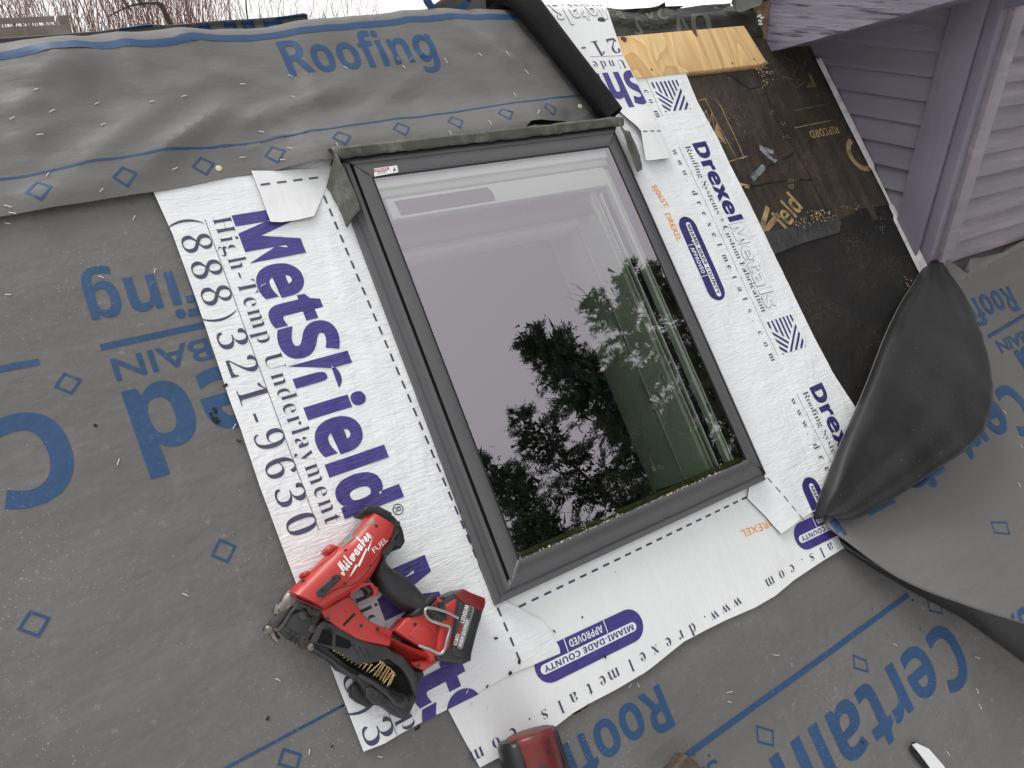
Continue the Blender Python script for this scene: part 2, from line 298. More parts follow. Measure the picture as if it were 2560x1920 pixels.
def add_poly(bm, pts, h0, h1, mi=0, bevel=0.0):
    """prism of a (u,v) outline between h0 and h1 (top may be a function); optional rounded top"""
    n = len(pts)
    area = sum(pts[i][0]*pts[(i+1) % n][1]-pts[(i+1) % n][0]*pts[i][1] for i in range(n))
    if area < 0: pts = pts[::-1]
    f = h1 if callable(h1) else (lambda u, v: h1)
    rings = []
    steps = [(0, None), (0, bevel)] if bevel == 0 else [(0, None)] + [(bevel*(1-math.cos(a)), bevel*(1-math.sin(a))) for a in (0, .52, 1.05, 1.57)]
    for off, dh in steps:
        ring = []
        for i, p in enumerate(pts):
            a = Vector(pts[i-1][:2]); b = Vector(p[:2]); c = Vector(pts[(i+1) % n][:2])
            e1 = (b-a); e2 = (c-b)
            e1 = e1.normalized() if e1.length > 1e-9 else Vector((1, 0)); e2 = e2.normalized() if e2.length > 1e-9 else e1
            nr = Vector((-(e1.y+e2.y), e1.x+e2.x))
            if nr.length < 1e-6: nr = Vector((-e1.y, e1.x))
            nr.normalize()
            k = off/max(0.45, abs(nr.dot(Vector((-e1.y, e1.x)))))
            q = b + nr*k
            z = h0 if dh is None else f(q.x, q.y)-dh
            ring.append(bm.verts.new((q.x, q.y, z)))
        rings.append(ring)
    for r0, r1 in zip(rings, rings[1:]):
        for i in range(n):
            fc = bm.faces.new((r0[i], r0[(i+1) % n], r1[(i+1) % n], r1[i])); fc.material_index = mi
    fc = bm.faces.new(rings[-1]); fc.material_index = mi
    res = bmesh.ops.triangulate(bm, faces=[fc]); 
    fc = bm.faces.new(rings[0][::-1]); fc.material_index = mi
    bmesh.ops.triangulate(bm, faces=[fc])
def poly_bm(pts, h0, h1, bevel=0.0, mi=0):
    bm = bmesh.new(); add_poly(bm, [tuple(p)[:2] for p in pts], h0, h1, mi, bevel); return bm
def add_box(bm, c, s, rot=None, mi=0, bev=0.0):
    r = bmesh.ops.create_cube(bm, size=1.0)
    vs_ = r['verts']
    for v in vs_: v.co = Vector((v.co.x*s[0], v.co.y*s[1], v.co.z*s[2]))
    fs = list({f for v in vs_ for f in v.link_faces})
    for f in fs: f.material_index = mi
    if bev:
        es = list({e for v in vs_ for e in v.link_edges})
        rr = bmesh.ops.bevel(bm, geom=es, offset=bev, segments=2, affect='EDGES', profile=.5)
        vs_ = list({v for f in rr['faces'] for v in f.verts} | {v for v in vs_ if v.is_valid})
        for f in {f for v in vs_ for f in v.link_faces}: f.material_index = mi
    for v in vs_:
        q = v.co
        if rot is not None: q = rot @ q
        v.co = q + Vector(c)
def frames(pts):
    pts = [Vector(p) for p in pts]; out_ = []
    up = Vector((0, 0, 1))
    for i, p in enumerate(pts):
        d = (pts[min(i+1, len(pts)-1)]-pts[max(i-1, 0)]).normalized()
        a = up.cross(d)
        if a.length < .2: a = Vector((1, 0, 0)).cross(d)
        a.normalize(); b = d.cross(a).normalized(); out_.append((p, d, a, b))
    return out_
def add_tube(bm, pts, rad, seg=8, mi=0, flat=1.0, power=2.0, caps=True):
    """rad: number or list (lateral radius) ; flat scales the radius along b (vertical)"""
    fr = frames(pts); rings = []
    for i, (p, d, a, b) in enumerate(fr):
        r = rad[i] if isinstance(rad, (list, tuple)) else rad
        fl = flat[i] if isinstance(flat, (list, tuple)) else flat
        ring = []
        for k in range(seg):
            th = 2*math.pi*k/seg; c, s = math.cos(th), math.sin(th)
            e = 2.0/power
            x = math.copysign(abs(c)**e, c); y = math.copysign(abs(s)**e, s)
            ring.append(bm.verts.new(p + a*(x*r) + b*(y*r*fl)))
        rings.append(ring)
    for r0, r1 in zip(rings, rings[1:]):
        for k in range(seg):
            f = bm.faces.new((r0[k], r0[(k+1) % seg], r1[(k+1) % seg], r1[k])); f.material_index = mi
    if caps:
        f = bm.faces.new(rings[0][::-1]); f.material_index = mi
        f = bm.faces.new(rings[-1]); f.material_index = mi
def smooth_path(pts, n=6):
    pts = [Vector(p) for p in pts]; res = []
    for i in range(len(pts)-1):
        p0 = pts[max(i-1, 0)]; p1 = pts[i]; p2 = pts[i+1]; p3 = pts[min(i+2, len(pts)-1)]
        for k in range(n):
            t = k/n
            res.append(.5*((2*p1)+(p2-p0)*t+(2*p0-5*p1+4*p2-p3)*t*t+(3*p1-p0-3*p2+p3)*t**3))
    res.append(pts[-1]); return res

# ---------------------------------------------------------------- lettering
def SB(s):      # serif bold
    r = ''
    for c in s:
        if 'A' <= c <= 'Z': r += chr(0x1D400+ord(c)-65)
        elif 'a' <= c <= 'z': r += chr(0x1D41A+ord(c)-97)
        elif '0' <= c <= '9': r += chr(0x1D7CE+ord(c)-48)
        else: r += c
    return r
def GB(s):      # grotesque bold
    r = ''
    for c in s:
        if 'A' <= c <= 'Z': r += chr(0x1D5D4+ord(c)-65)
        elif 'a' <= c <= 'z': r += chr(0x1D5EE+ord(c)-97)
        elif '0' <= c <= '9': r += chr(0x1D7EC+ord(c)-48)
        else: r += c
    return r
def SCR(s):     # script bold
    r = ''
    for c in s:
        if 'A' <= c <= 'Z': r += chr(0x1D4D0+ord(c)-65)
        elif 'a' <= c <= 'z': r += chr(0x1D4EA+ord(c)-97)
        else: r += c
    return r
def _curve(body, offset=0.0, space=1.0, res=4):
    c = bpy.data.curves.new('t', 'FONT'); c.body = body; c.offset = offset; c.space_character = space; c.resolution_u = res
    c.fill_mode = 'FRONT'
    o = bpy.data.objects.new('t', c); COL.objects.link(o); bpy.context.view_layer.update()
    me = o.to_mesh()
    bm = bmesh.new(); bm.from_mesh(me)
    o.to_mesh_clear(); bpy.data.objects.remove(o); bpy.data.curves.remove(c)
    return bm
def _bounds(bm):
    xs = [v.co.x for v in bm.verts]; ys = [v.co.y for v in bm.verts]
    return min(xs), max(xs), min(ys), max(ys)
CAPH = {}
def text2d(body, p0, p1=None, cap=0.1, d=None, style=None, offset=0.0, length=None, clips=(), fit='scale', mi=1, aspect=1.0, capref='H', ldir=None):
    """flat lettering in (u,v): baseline p0 -> p1 (or direction d), cap height in metres"""
    enc = {'serif': SB, 'bold': GB, 'script': SCR}.get(style, lambda s: s)
    key = (style, capref)
    if key not in CAPH:
        b_ = _curve(enc(capref)); CAPH[key] = _bounds(b_)[3]; b_.free()
    ch = CAPH[key]
    p0 = Vector(p0)
    if p1 is not None:
        dv = Vector(p1)-p0; length = dv.length; d = dv.normalized()
    else: d = Vector(d).normalized()
    s = cap/ch
    sp = 1.0
    bm = _curve(enc(body), offset, 1.0); x0, x1, y0, y1 = _bounds(bm)
    sx = s*aspect
    if length:
        if fit == 'scale': sx = length/(x1-x0)
        else:
            bm2 = _curve(enc(body), offset, 2.0); a0, a1, _, _ = _bounds(bm2); bm2.free()
            w1 = (x1-x0)*sx; w2 = (a1-a0)*sx
            sp = 1.0+(length-w1)/(w2-w1); bm.free(); bm = _curve(enc(body), offset, sp); x0, x1, y0, y1 = _bounds(bm)
    up = Vector((-d.y, d.x))
    for v in bm.verts:
        q = p0 + d*((v.co.x-x0)*sx) + up*(v.co.y*s)
        v.co = Vector((q.x, q.y, 0))
    for f in bm.faces: f.material_index = mi
    for (a, b_) in clips:       # keep the left side of a->b
        a = Vector(a); b_ = Vector(b_); e = (b_-a); nn = Vector((-e.y, e.x, 0))
        bmesh.ops.bisect_plane(bm, geom=bm.verts[:]+bm.edges[:]+bm.faces[:], plane_co=(a.x, a.y, 0), plane_no=nn, clear_inner=True)
    return bm
def quad2d(pts, mi=1):
    bm = bmesh.new(); f = bm.faces.new([bm.verts.new((p[0], p[1], 0)) for p in pts]); f.material_index = mi
    bm.normal_update()
    if f.normal.z < 0: bmesh.ops.reverse_faces(bm, faces=[f])
    bmesh.ops.triangulate(bm, faces=bm.faces[:])
    return bm
def line2d(a, b, w, mi=1):
    a = Vector(a); b = Vector(b); n_ = (b-a).normalized(); n_ = Vector((-n_.y, n_.x))*(w/2)
    return quad2d([a-n_, b-n_, b+n_, a+n_], mi)
def polyl2d(pts, w, mi=1):
    bm = bmesh.new()
    for a, b in zip(pts, pts[1:]): merge(bm, line2d(a, b, w, mi))
    return bm
def merge(dst, src):
    me = bpy.data.meshes.new('m'); src.to_mesh(me); dst.from_mesh(me); src.free(); bpy.data.meshes.remove(me); return dst
def diamond2d(c, r, w=0.0045, ang=0.0, mi=1, sy=1.0):
    bm = bmesh.new()
    pts = [Vector((c[0]+math.cos(ang+k*math.pi/2)*r, c[1]+math.sin(ang+k*math.pi/2)*r*sy)) for k in range(4)]
    for i in range(4):
        a = pts[i]; b = pts[(i+1) % 4]; e = (b-a).normalized()*w*.5
        merge(bm, line2d(a-e, b+e, w, mi))
    return bm
def dpx(cx, cy, offs, w=.0042, h=0.0):
    bm = bmesh.new(); q = [P(cx+a, cy+b, h) for a, b in offs]
    for i in range(4):
        a, b = q[i], q[(i+1) % 4]; e = (b-a).normalized()*w*.5; merge(bm, line2d(a-e, b+e, w, 1))
    return bm
def grid_cut(bm, g, bounds=None):
    if not bm.verts: return bm
    x0, x1, y0, y1 = _bounds(bm)
    for lo, hi, no in ((x0, x1, (1, 0, 0)), (y0, y1, (0, 1, 0))):
        k = math.ceil(lo/g + 1e-6)
        while k*g < hi-1e-5:
            bmesh.ops.bisect_plane(bm, geom=bm.verts[:]+bm.edges[:]+bm.faces[:], plane_co=(k*g*no[0], k*g*no[1], 0), plane_no=no)
            k += 1
    return bm
VR, RR = 1.150, 0.035          # ridge and the radius over which sheets bend
def VRf(u):                    # the old ridge sags toward the left
    t = min(1, max(0, (u+.1)/1.3)); return 1.088+.068*t*t*(3-2*t)
def ridge(u, v, h):
    VR = VRf(u)
    if v <= VR: return Vector((u, v, h))
    s = v-VR; r = RR+h
    a = s/RR
    amax = math.radians(94)
    if a <= amax: return Vector((u, VR+math.sin(a)*r, -RR+math.cos(a)*r))
    s2 = s-RR*amax
    return Vector((u, VR+math.sin(amax)*r+math.cos(amax)*s2, -RR+math.cos(amax)*r-math.sin(amax)*s2))
def sheet(name, outline, hf, mats, prints=(), g=0.02, thick=0.0016, parent=None, mapf=ridge, gp=None, edge_mi=None, **kw):
    """a membrane: its outline in (u,v), a height function, printed matter laid in the same mesh"""
    bm = bmesh.new()
    f = bm.faces.new([bm.verts.new((p[0], p[1], 0)) for p in outline]); bm.normal_update()
    if f.normal.z < 0: bmesh.ops.reverse_faces(bm, faces=[f])
    bmesh.ops.triangulate(bm, faces=bm.faces[:]); grid_cut(bm, g)
    bmesh.ops.recalc_face_normals(bm, faces=bm.faces[:])
    if sum(f.normal.z for f in bm.faces) < 0: bmesh.ops.reverse_faces(bm, faces=bm.faces[:])
    bed = [e for e in bm.edges if len(e.link_faces) == 1]
    top = {}; 
    co = {v: v.co.copy() for v in bm.verts}
    sides = []
    for e in bed:
        l = e.link_loops[0]; sides.append((l.vert, l.link_loop_next.vert))
    bot = {}
    for v in list(bm.verts):
        c = co[v]; h = hf(c.x, c.y); bot[v] = (c.x, c.y, h-thick)
        v.co = mapf(c.x, c.y, h)
    for a, b in sides:
        q = [bm.verts.new(mapf(*bot[a])), bm.verts.new(mapf(*bot[b]))]
        q2 = [bm.verts.new(a.co), bm.verts.new(b.co)]
        fc = bm.faces.new((q2[1], q2[0], q[0], q[1]))
        if edge_mi is not None: fc.material_index = edge_mi
    for pb in prints:
        pb.normal_update()
        grid_cut(pb, gp or g*1.3)
        for v in pb.verts:
            off = 0.0007 + v.co.z
            v.co = mapf(v.co.x, v.co.y, hf(v.co.x, v.co.y)+off)
        for fc in pb.faces:
            pass
        merge(bm, pb)
    return link_bm(name, bm, mats, parent=parent, smooth=60, **kw)

def fbm(u, v, s=1.0, seed=0.0, oct=3):
    t = 0; a = 1.0
    for i in range(oct):
        t += a*noise.noise(Vector((u*s+seed, v*s-seed, seed*1.7))); a *= .5; s *= 2.1
    return t
def folds(u, v, lst):
    t = 0.0
    for (ax, ay, bx, by, amp, w) in lst:
        dx, dy = bx-ax, by-ay; L2 = dx*dx+dy*dy
        k = ((u-ax)*dx+(v-ay)*dy)/L2
        kk = min(1, max(0, k)); px, py = ax+dx*kk, ay+dy*kk
        d = math.hypot(u-px, v-py)
        t += amp*math.exp(-(d/w)**1.45)*(math.sin(math.pi*min(1, max(0, .12+kk*.76))))
    return t
def pxfold(x0, y0, x1, y1, amp, w):
    a = P(x0, y0); b = P(x1, y1); return (a.x, a.y, b.x, b.y, amp, w)
def pp(lst, h=0.0): return [P(x, y, h) for x, y in lst]

# ================================================================ THE SETTING
# ---- snowy ground and hillside behind
def terrain(x, y):
    if y < 3: z = -4.7
    elif y < 10: z = -4.7+(y-3)/7*4.0
    else: z = -.7+(y-10)*.004
    return z + .10*fbm(x, y, .12, 3.0)
bm = bmesh.new(); xs = [-200, -120, -80, -60]+[k*2.5-50 for k in range(41)]+[60, 80, 120, 200]
ys = [-200, -120, -80, -60]+[k*2.5-50 for k in range(49)]+[80, 100, 130, 180, 260]
grid = [[bm.verts.new((x, y, terrain(x, y))) for x in xs] for y in ys]
for j in range(len(ys)-1):
    for i in range(len(xs)-1): bm.faces.new((grid[j][i], grid[j][i+1], grid[j+1][i+1], grid[j+1][i]))
link_bm('ground', bm, m_snow, roof=False, org=(0, 0, -4.7), kind='structure')

# ---- the house under the roof
GU0, GU1, GV0, GV1 = 0.632, 1.268, -0.100, 0.735     # the pane
house = empty('house', (0.95, -1.2, -3.4), label='house under the pitched roof where the roofing felt and skylight are being laid', cat='house')
bm = bmesh.new()
hu0, hu1, hv0, hv1 = GU0-.03, GU1+.03, GV0-.03, GV1+.03
U0, U1, V0, V1 = -4.0, 6.0, -3.4, 1.078
T_ = .022
for (a, b, c, d) in ((U0, hu0, V0, V1), (hu1, U1, V0, V1), (hu0, hu1, V0, hv0), (hu0, hu1, hv1, V1)):
    add_box(bm, ((a+b)/2, (c+d)/2, -.004-T_/2), (b-a, d-c, T_))
link_bm('roof_deck', bm, m_deckwood, house, smooth=False)
bm = bmesh.new()
cr = math.cos(math.radians(94)); sr = math.sin(math.radians(94))
q = [Vector((U0, 1.08, -.012)), Vector((U1, 1.08, -.012))]
q += [Vector((U1, 1.08+cr*4.5, -.012-sr*4.5)), Vector((U0, 1.08+cr*4.5, -.012-sr*4.5))]
vsl = [bm.verts.new(p) for p in q]+[bm.verts.new(p-Vector((0, .02, .02))) for p in q]
for f in ((3, 2, 1, 0), (4, 5, 6, 7), (0, 1, 5, 4), (1, 2, 6, 5), (2, 3, 7, 6), (3, 0, 4, 7)): bm.faces.new([vsl[i] for i in f])
link_bm('rear_slope', bm, m_felt, house, smooth=False)
RI = RX.inverted()
def W2R(w): return RI @ Vector(w)
eave = toW((0, V0+.25, -.06)); rearY = 2*toW((0, VR, 0)).y-eave.y; apex = toW((0, VR-.05, -.05))
for xx in (U0+.25, U1-.25):
    bm = bmesh.new()
    pr = [(eave.y, -4.8), (rearY, -4.8), (rearY, eave.z), (apex.y, apex.z-.02), (eave.y, eave.z)]
    a_ = [bm.verts.new(W2R((xx-.06, y, z))) for y, z in pr]; b_ = [bm.verts.new(W2R((xx+.06, y, z))) for y, z in pr]
    bm.faces.new(a_[::-1]); bm.faces.new(b_)
    for i in range(5): bm.faces.new((a_[i], a_[(i+1) % 5], b_[(i+1) % 5], b_[i]))
    bmesh.ops.recalc_face_normals(bm, faces=bm.faces[:])
    link_bm('gable_wall', bm, m_wall, house, smooth=False)
for yy in (eave.y, rearY):
    bm = bmesh.new(); add_box(bm, (0, 0, 0), (1, 1, 1))
    for v in bm.verts: v.co = W2R(((U0+U1)/2+v.co.x*(U1-U0-.62), yy+v.co.y*.12, (eave.z-4.8)/2+v.co.z*(eave.z+4.7)))
    link_bm('eave_wall', bm, m_wall, house, smooth=False)

# ================================================================ SHEETS
pt = lambda x, y: P(x, y)
# ---- lower felt, left and below (dusty)
foldsF = [pxfold(200, 790, 600, 740, .004, .04), pxfold(0, 1500, 600, 1420, .004, .05), pxfold(500, 1650, 250, 1820, .004, .04), pxfold(0, 700, 400, 620, .003, .03), pxfold(80, 560, 430, 600, .0025, .02),
          pxfold(1700, 1720, 2000, 1400, .003, .05), pxfold(1500, 1780, 1950, 1560, .003, .03)]
def hF(u, v): return .0015 + .0025*(1+fbm(u, v, 2.3, 1.0)) + folds(u, v, foldsF)*.8 + .0012*fbm(u*.6, v*3, 9, 2.0)*max(0, 1-abs(v-.72)*3.5)
dF = Vector((-1, -.03)).normalized()
roofLen, roofCap = .385, .0875
prF = []
n_end = P(205, 716)       # left edge of the g
def back(p, d, L): return Vector(p)-Vector(d)*L
dFl = (P(305, 693)-P(393, 679)).normalized()
prF.append(text2d('Roofing', back(n_end, dFl, roofLen), cap=roofCap*1.02, d=dFl, style='bold', length=roofLen))
prF.append(line2d(P(252, 872), P(640, 785), .0115)); prF.append(line2d(P(-200, 963), P(99, 907), .0115))
dO = (P(277, 901)-P(517, 846)).normalized()
prF.append(text2d('SAINT-GOBAIN', back(P(275, 902), dO, .52), cap=.040, d=dO, length=.52, offset=.012))
dC = (P(305, 982)-P(560, 915)).normalized()
prF.append(text2d('CertainTeed', back(P(303, 984), dC, 1.16), cap=.150, d=dC, style='bold', length=1.16, offset=.004))
prF.append(text2d('CertainTeed', P(143, 1014), cap=.150, d=dC, style='bold', length=1.2, offset=.004))
prF += [dpx(171, 961, ((-31, 8), (-9, -24), (31, -8), (8, 24))), dpx(559, 1378, ((-28, 12), (-10, -28), (28, -11), (9, 26))), dpx(86, 1558, ((-37, 14), (-9, -28), (37, -12), (11, 32)))]
prF.append(line2d(P(560, 1922), P(858, 1762), .0045)); prF.append(line2d(P(300, 2060), P(858, 1762), .0045))
prF += [dpx(722, 1895, ((-26, 14), (-14, -22), (28, -9), (18, 28))), dpx(60, 2090, ((-37, 14), (-9, -28), (37, -12), (11, 32)))]
# lower right print
dR = (P(1721, 1882)-P(2268, 1487)).normalized()
prF.append(line2d(P(2268, 1487), P(2268, 1487)+dR*1.6, .0125))
r0 = P(1629, 1717)
prF.append(text2d('Roofing', r0+dR*-.015, cap=.0875, d=dR, style='bold', length=.385))
prF.append(text2d('CertainTeed', P(2365, 1548), cap=.150, d=(P(1980, 1850)-P(2365, 1548)), style='bold', length=1.16, offset=.004))
prF.append(text2d('SAINT-GOBAIN', P(1785, 1894), cap=.040, d=dR, length=.52, offset=.012))
prF += [dpx(2337, 1517, ((-20, -16), (12, -9), (17, 17), (-15, 10))), dpx(2148, 1658, ((-19, -20), (13, -6), (18, 21), (-16, 11))), dpx(1910, 1839, ((-22, -24), (18, -12), (19, 24), (-19, 14)))]
outF = [(-1.6, .98), (.575, 1.0), (.575, -.17), (1.33, -.17), (1.33, -.02), (2.6, .02), (4.2, .1), (4.2, -2.2), (-1.6, -2.2)]
for b_ in prF:
    if b_.verts and (_bounds(b_)[2]+_bounds(b_)[3])/2 > -.16:
        bmesh.ops.bisect_plane(b_, geom=b_.verts[:]+b_.edges[:]+b_.faces[:], plane_co=(.573, 0, 0), plane_no=(1, 0, 0), clear_outer=True)
sheet('roofing_felt', outF, hF, [m_felt, m_blue], prF, g=.03, thick=.002,
      label='dusty grey roofing felt printed in blue upside down, under the nailer and bottom left', cat='roofing felt', group='grey felt sheets on the roof')

# ---- upper felt, wavy, with 'Roofing' upright
foldsU = [pxfold(60, 205, 230, 200, .018, .035), pxfold(0, 290, 130, 270, .014, .03), pxfold(300, 110, 380, 240, .015, .03),
          pxfold(150, 470, 470, 235, .016, .035), pxfold(240, 480, 620, 260, .012, .03), pxfold(430, 95, 560, 135, .012, .028), pxfold(480, 175, 640, 240, .012, .022),
          pxfold(700, 300, 870, 215, .010, .028), pxfold(600, 330, 700, 280, .010, .02), pxfold(1080, 130, 1200, 260, .010, .03), pxfold(860, 210, 980, 320, .008, .03),
          pxfold(1180, 90, 1380, 250, .010, .03), pxfold(90, 150, 250, 160, .012, .025), pxfold(20, 380, 160, 330, .012, .03), pxfold(1200, 320, 1420, 275, .008, .025),
          pxfold(0, 530, 300, 470, .008, .03), pxfold(740, 90, 800, 300, .008, .025)]
for (x_, y_) in ((90, 224), (31, 296), (130, 278), (243, 259), (100, 337), (259, 311), (380, 254), (460, 241), (607, 211), (654, 330), (733, 243), (119, 437), (606, 394), (725, 371), (1010, 168), (1200, 137), (1268, 134), (1316, 180)):
    foldsU += [pxfold(x_-75, y_-28, x_-4, y_-2, .006, .010), pxfold(x_+60, y_-26, x_+4, y_-3, .004, .008)]
foldsU += [pxfold(330, 475, 560, 280, .010, .02), pxfold(640, 300, 860, 250, .006, .016), pxfold(80, 140, 230, 215, .009, .02), pxfold(430, 100, 600, 200, .009, .018), pxfold(180, 130, 330, 235, .009, .018), pxfold(1000, 60, 1150, 200, .007, .02), pxfold(1130, 60, 1300, 200, .007, .018), pxfold(860, 330, 1060, 190, .005, .016)]
def hU(u, v):
    k = min(1, max(0, (1.45-u)/.2))
    h = .012 + .0042*(1+fbm(u, v, 3.2, 7.0)) + folds(u, v, foldsU) + .0016*fbm(u*1.6, v*1.0, 12, 5.0)
    VR = VRf(u)
    if v > VR-.08: h += (.004*math.sin(u*9) + .006*fbm(u, 0, 5, 2))*min(1, (v-VR+.08)/.08)
    if u > .44 and v < .93: h += .034*min(1, (.93-v)/.1)*min(1, max(0, (u-.44))/.1)*min(1, max(0, (1.22-u)/.12))
    return h
edgeU = [(-420, 600), (-200, 592), (0, 556), (130, 535), (260, 512), (384, 491), (470, 476), (563, 455), (640, 445), (740, 433), (815, 430), (850, 431)]
edgeU2 = [(900, 425), (1000, 410), (1200, 384), (1262, 368), (1290, 350), (1305, 334), (1390, 318), (1500, 299)]
outU = [Vector((-1.22, .66))]+pp(edgeU[1:])+pp(edgeU2)+[P(1562, 290), P(1425, 140), P(1310, 0)]+[Vector((1.24, VR+.35)), Vector((-1.2, VR+.35))]
prU = [text2d('Roofing', P(724, 203), P(1090, 163), cap=.0885, style='bold', fit='scale')]
lineU = [(-300, 500), (0, 463), (122, 447), (240, 423), (358, 407), (480, 388), (590, 374), (750, 356), (900, 334), (1125, 301), (1300, 272), (1470, 243)]
prU.append(polyl2d([Vector((-1.2, .78))]+pp(lineU), .0042))
for cx, cy in ((101, 494), (313, 460), (507, 427), (683, 402), (842, 376), (989, 353), (1123, 333), (1245, 313), (1361, 292), (1473, 266)):
    t = (cx-101)/1260; L_ = lambda a, b: a+(b-a)*t
    prU.append(dpx(cx, cy, ((L_(-30, -15), L_(4, -2)), (L_(-5, -8), L_(-22, -15)), (L_(30, 15), L_(-8, -2)), (L_(7, 8), L_(24, 16))), .0042-.0008*t))
prU.append(polyl2d([Vector((-1.2+k*.122, VRf(-1.2+k*.122)-.002)) for k in range(21)], .014))
uf = sheet('roofing_felt', outU, hU, [m_felt_new, m_blue_new], prU, g=.014, gp=.014, thick=.002,
      label='wavy clean grey felt across the top with the blue word Roofing upright', cat='roofing felt', group='grey felt sheets on the roof')
# its right edge is rolled back on itself into a black tube
bm = bmesh.new()
ta = P3(1590, 330, .055); tb = P3(1298, -20, .06); path = []
for k in range(15):
    t = k/14; p = P3(1530, 292, .042).lerp(P3(1302, 0, .045), t*1.25); path.append((p, t))
prof = []
for k in range(26):
    a = -2.4 + k/25*5.9; r = .030 - .0045*max(0, (k-13)/12)
    prof.append((math.cos(a)*r, math.sin(a)*r))
rows = []
d_ = (path[-1][0]-path[0][0]).normalized(); sd = Vector((d_.y, -d_.x, 0)).normalized()
for p, t in path:
    s = 1.12+.30*t+.02*math.sin(t*9)
    rows.append([bm.verts.new(ridge(*(p+sd*(x*s)+Vector((0, 0, z*s))))) for x, z in prof])
for r0_, r1_ in zip(rows, rows[1:]):
    for k in range(25): bm.faces.new((r0_[k], r0_[k+1], r1_[k+1], r1_[k]))
ret = bmesh.ops.solidify(bm, geom=bm.faces[:], thickness=.0018)
rolled = link_bm('rolled_edge', bm, m_feltback, uf, smooth=60, label='black edge of the felt rolled back into a tube')

# ---- felts standing up beyond the ridge
def wall_sheet(name, pxs, prints, lab, mats=(m_felt_new, m_blue_new), depth=.06, grp='grey felt sheets on the roof', cat='roofing felt'):
    """a strip of felt that bulges up from behind the ridge; px pairs = (top, bottom) along its length"""
    bm = bmesh.new(); rows = []
    for (x, yt, yb) in pxs:
        col = []
        for k in range(7):
            t = k/6; v_ = VR+.05+depth*(1-t)**1.0
            yy = yt+(yb-yt)*t
            d = rayW(x, yy); Yp = toW((0, VR, 0)).y+.02+.03*math.sin(t*2.6)+.05*(1-t)
            w = CAMW+d*((Yp-CAMW.y)/d.y)
            col.append(bm.verts.new(W2R(w)))
        rows.append(col)
    for a, b in zip(rows, rows[1:]):
        for k in range(6): bm.faces.new((a[k], b[k], b[k+1], a[k+1]))
    for (x0, x1, lean, ta_, tb_) in prints:
        def pnt(x, t):
            for i in range(len(pxs)-1):
                if pxs[i][0] <= x <= pxs[i+1][0]:
                    s = (x-pxs[i][0])/(pxs[i+1][0]-pxs[i][0])
                    yt = pxs[i][1]*(1-s)+pxs[i+1][1]*s; yb = pxs[i][2]*(1-s)+pxs[i+1][2]*s
            yy = yt+(yb-yt)*t; d = rayW(x, yy); Yp = toW((0, VR, 0)).y+.02+.03*math.sin(t*2.6)+.05*(1-t)-.0025
            return W2R(CAMW+d*((Yp-CAMW.y)/d.y))
        n_ = 5; L_ = []; R_ = []
        for k in range(n_+1):
            t = ta_+(tb_-ta_)*k/n_
            L_.append(bm.verts.new(pnt(x0+lean*t, t))); R_.append(bm.verts.new(pnt(x1+lean*t, t)))
        for k in range(n_): bm.faces.new((L_[k], R_[k], R_[k+1], L_[k+1])).material_index = 1
    o = link_bm(name, bm, list(mats), smooth=60, label=lab, cat=cat, group=grp)
    md = o.modifiers.new('thickness', 'SOLIDIFY'); md.thickness = .0016; md.offset = 0
    return o
pxs = [(-60, 98, 130), (60, 92, 130), (170, 84, 125), (250, 78, 120), (330, 66, 110), (360, 60, 105), (420, 63, 105), (480, 58, 100), (540, 52, 95), (620, 48, 90), (700, 42, 88), (760, 33, 80), (768, 36, 78), (770, 52, 78)]
wall_sheet('roofing_felt', pxs, [(455, 470, 8, .1, .9), (492, 520, 16, .1, .9), (556, 585, 16, .05, .9), (602, 630, 16, .05, .9), (655, 700, 16, .12, .9), (690, 765, 0, .0, .14), (300, 380, 0, .0, .12)],
           'torn end of grey felt with blue bars standing up behind the ridge, upper left')
pxs = [(900, 52, 90), (980, 45, 90), (1040, 38, 84), (1075, 18, 80), (1110, -6, 78), (1160, -30, 76), (1230, -40, 74), (1300, -50, 70)]
wall_sheet('roofing_felt', pxs, [(885+35, 930+20, 10, .1, .28), (960, 1000, 6, .2, .36)],
           'grey felt with a blue curved letter rising past the ridge beside the rolled edge')
# blue arc of a letter on it
bm = bmesh.new(); Yp = toW((0, VR, 0)).y+.035
arc = []
for k in range(19):
    a = math.radians(188-k*11.5)
    for r in (1.0, .66):
        x = 1118+62*math.cos(a)*r; y = -8+46*math.sin(-a)*-r
        y = -8+abs(46*math.sin(a)*r)*1.0
        arc.append((x, y))
def onP(x, y, Y):
    d = rayW(x, y); return W2R(CAMW+d*((Y-CAMW.y)/d.y))
vv = [bm.verts.new(onP(x, y, Yp-.008)) for x, y in arc]
for k in range(0, len(vv)-2, 2): bm.faces.new((vv[k], vv[k+1], vv[k+3], vv[k+2]))
arco = link_bm('printed_letter', bm, m_blue_new, [o for o in COL.objects if o.get('label', '').startswith('grey felt with a blue curved')][0], smooth=False)

# ---- white membrane, left strip
foldsL = [pxfold(640, 800, 900, 700, .0015, .02)]
def hL(u, v): return .014 + .0016*fbm(u, v, 5, 11) + .0009*fbm(u*1.2, v*5, 11, 3) + (0.005*max(0, min(1, (u-.50)/.06))*max(0, min(1, (v-.60)/.1)) if v > .6 else 0)
edgeL = [(372, 452), (384, 490), (431, 594), (488, 752), (547, 927), (572, 1003), (600, 1078), (647, 1220), (706, 1378), (736, 1457), (819, 1656), (904, 1877),
         (956, 1857), (992, 1835), (1050, 1803), (1116, 1771), (1202, 1723), (1275, 1682), (1328, 1661), (1393, 1633), (1391, 1620), (1379, 1597), (1365, 1572), (1348, 1552), (1324, 1540), (1291, 1521), (1262, 1507)]
outL = pp(edgeL)+[Vector((.592, -.135)), Vector((.592, .74)), Vector((.592, .84)), Vector((.23, .86))]
prL = []
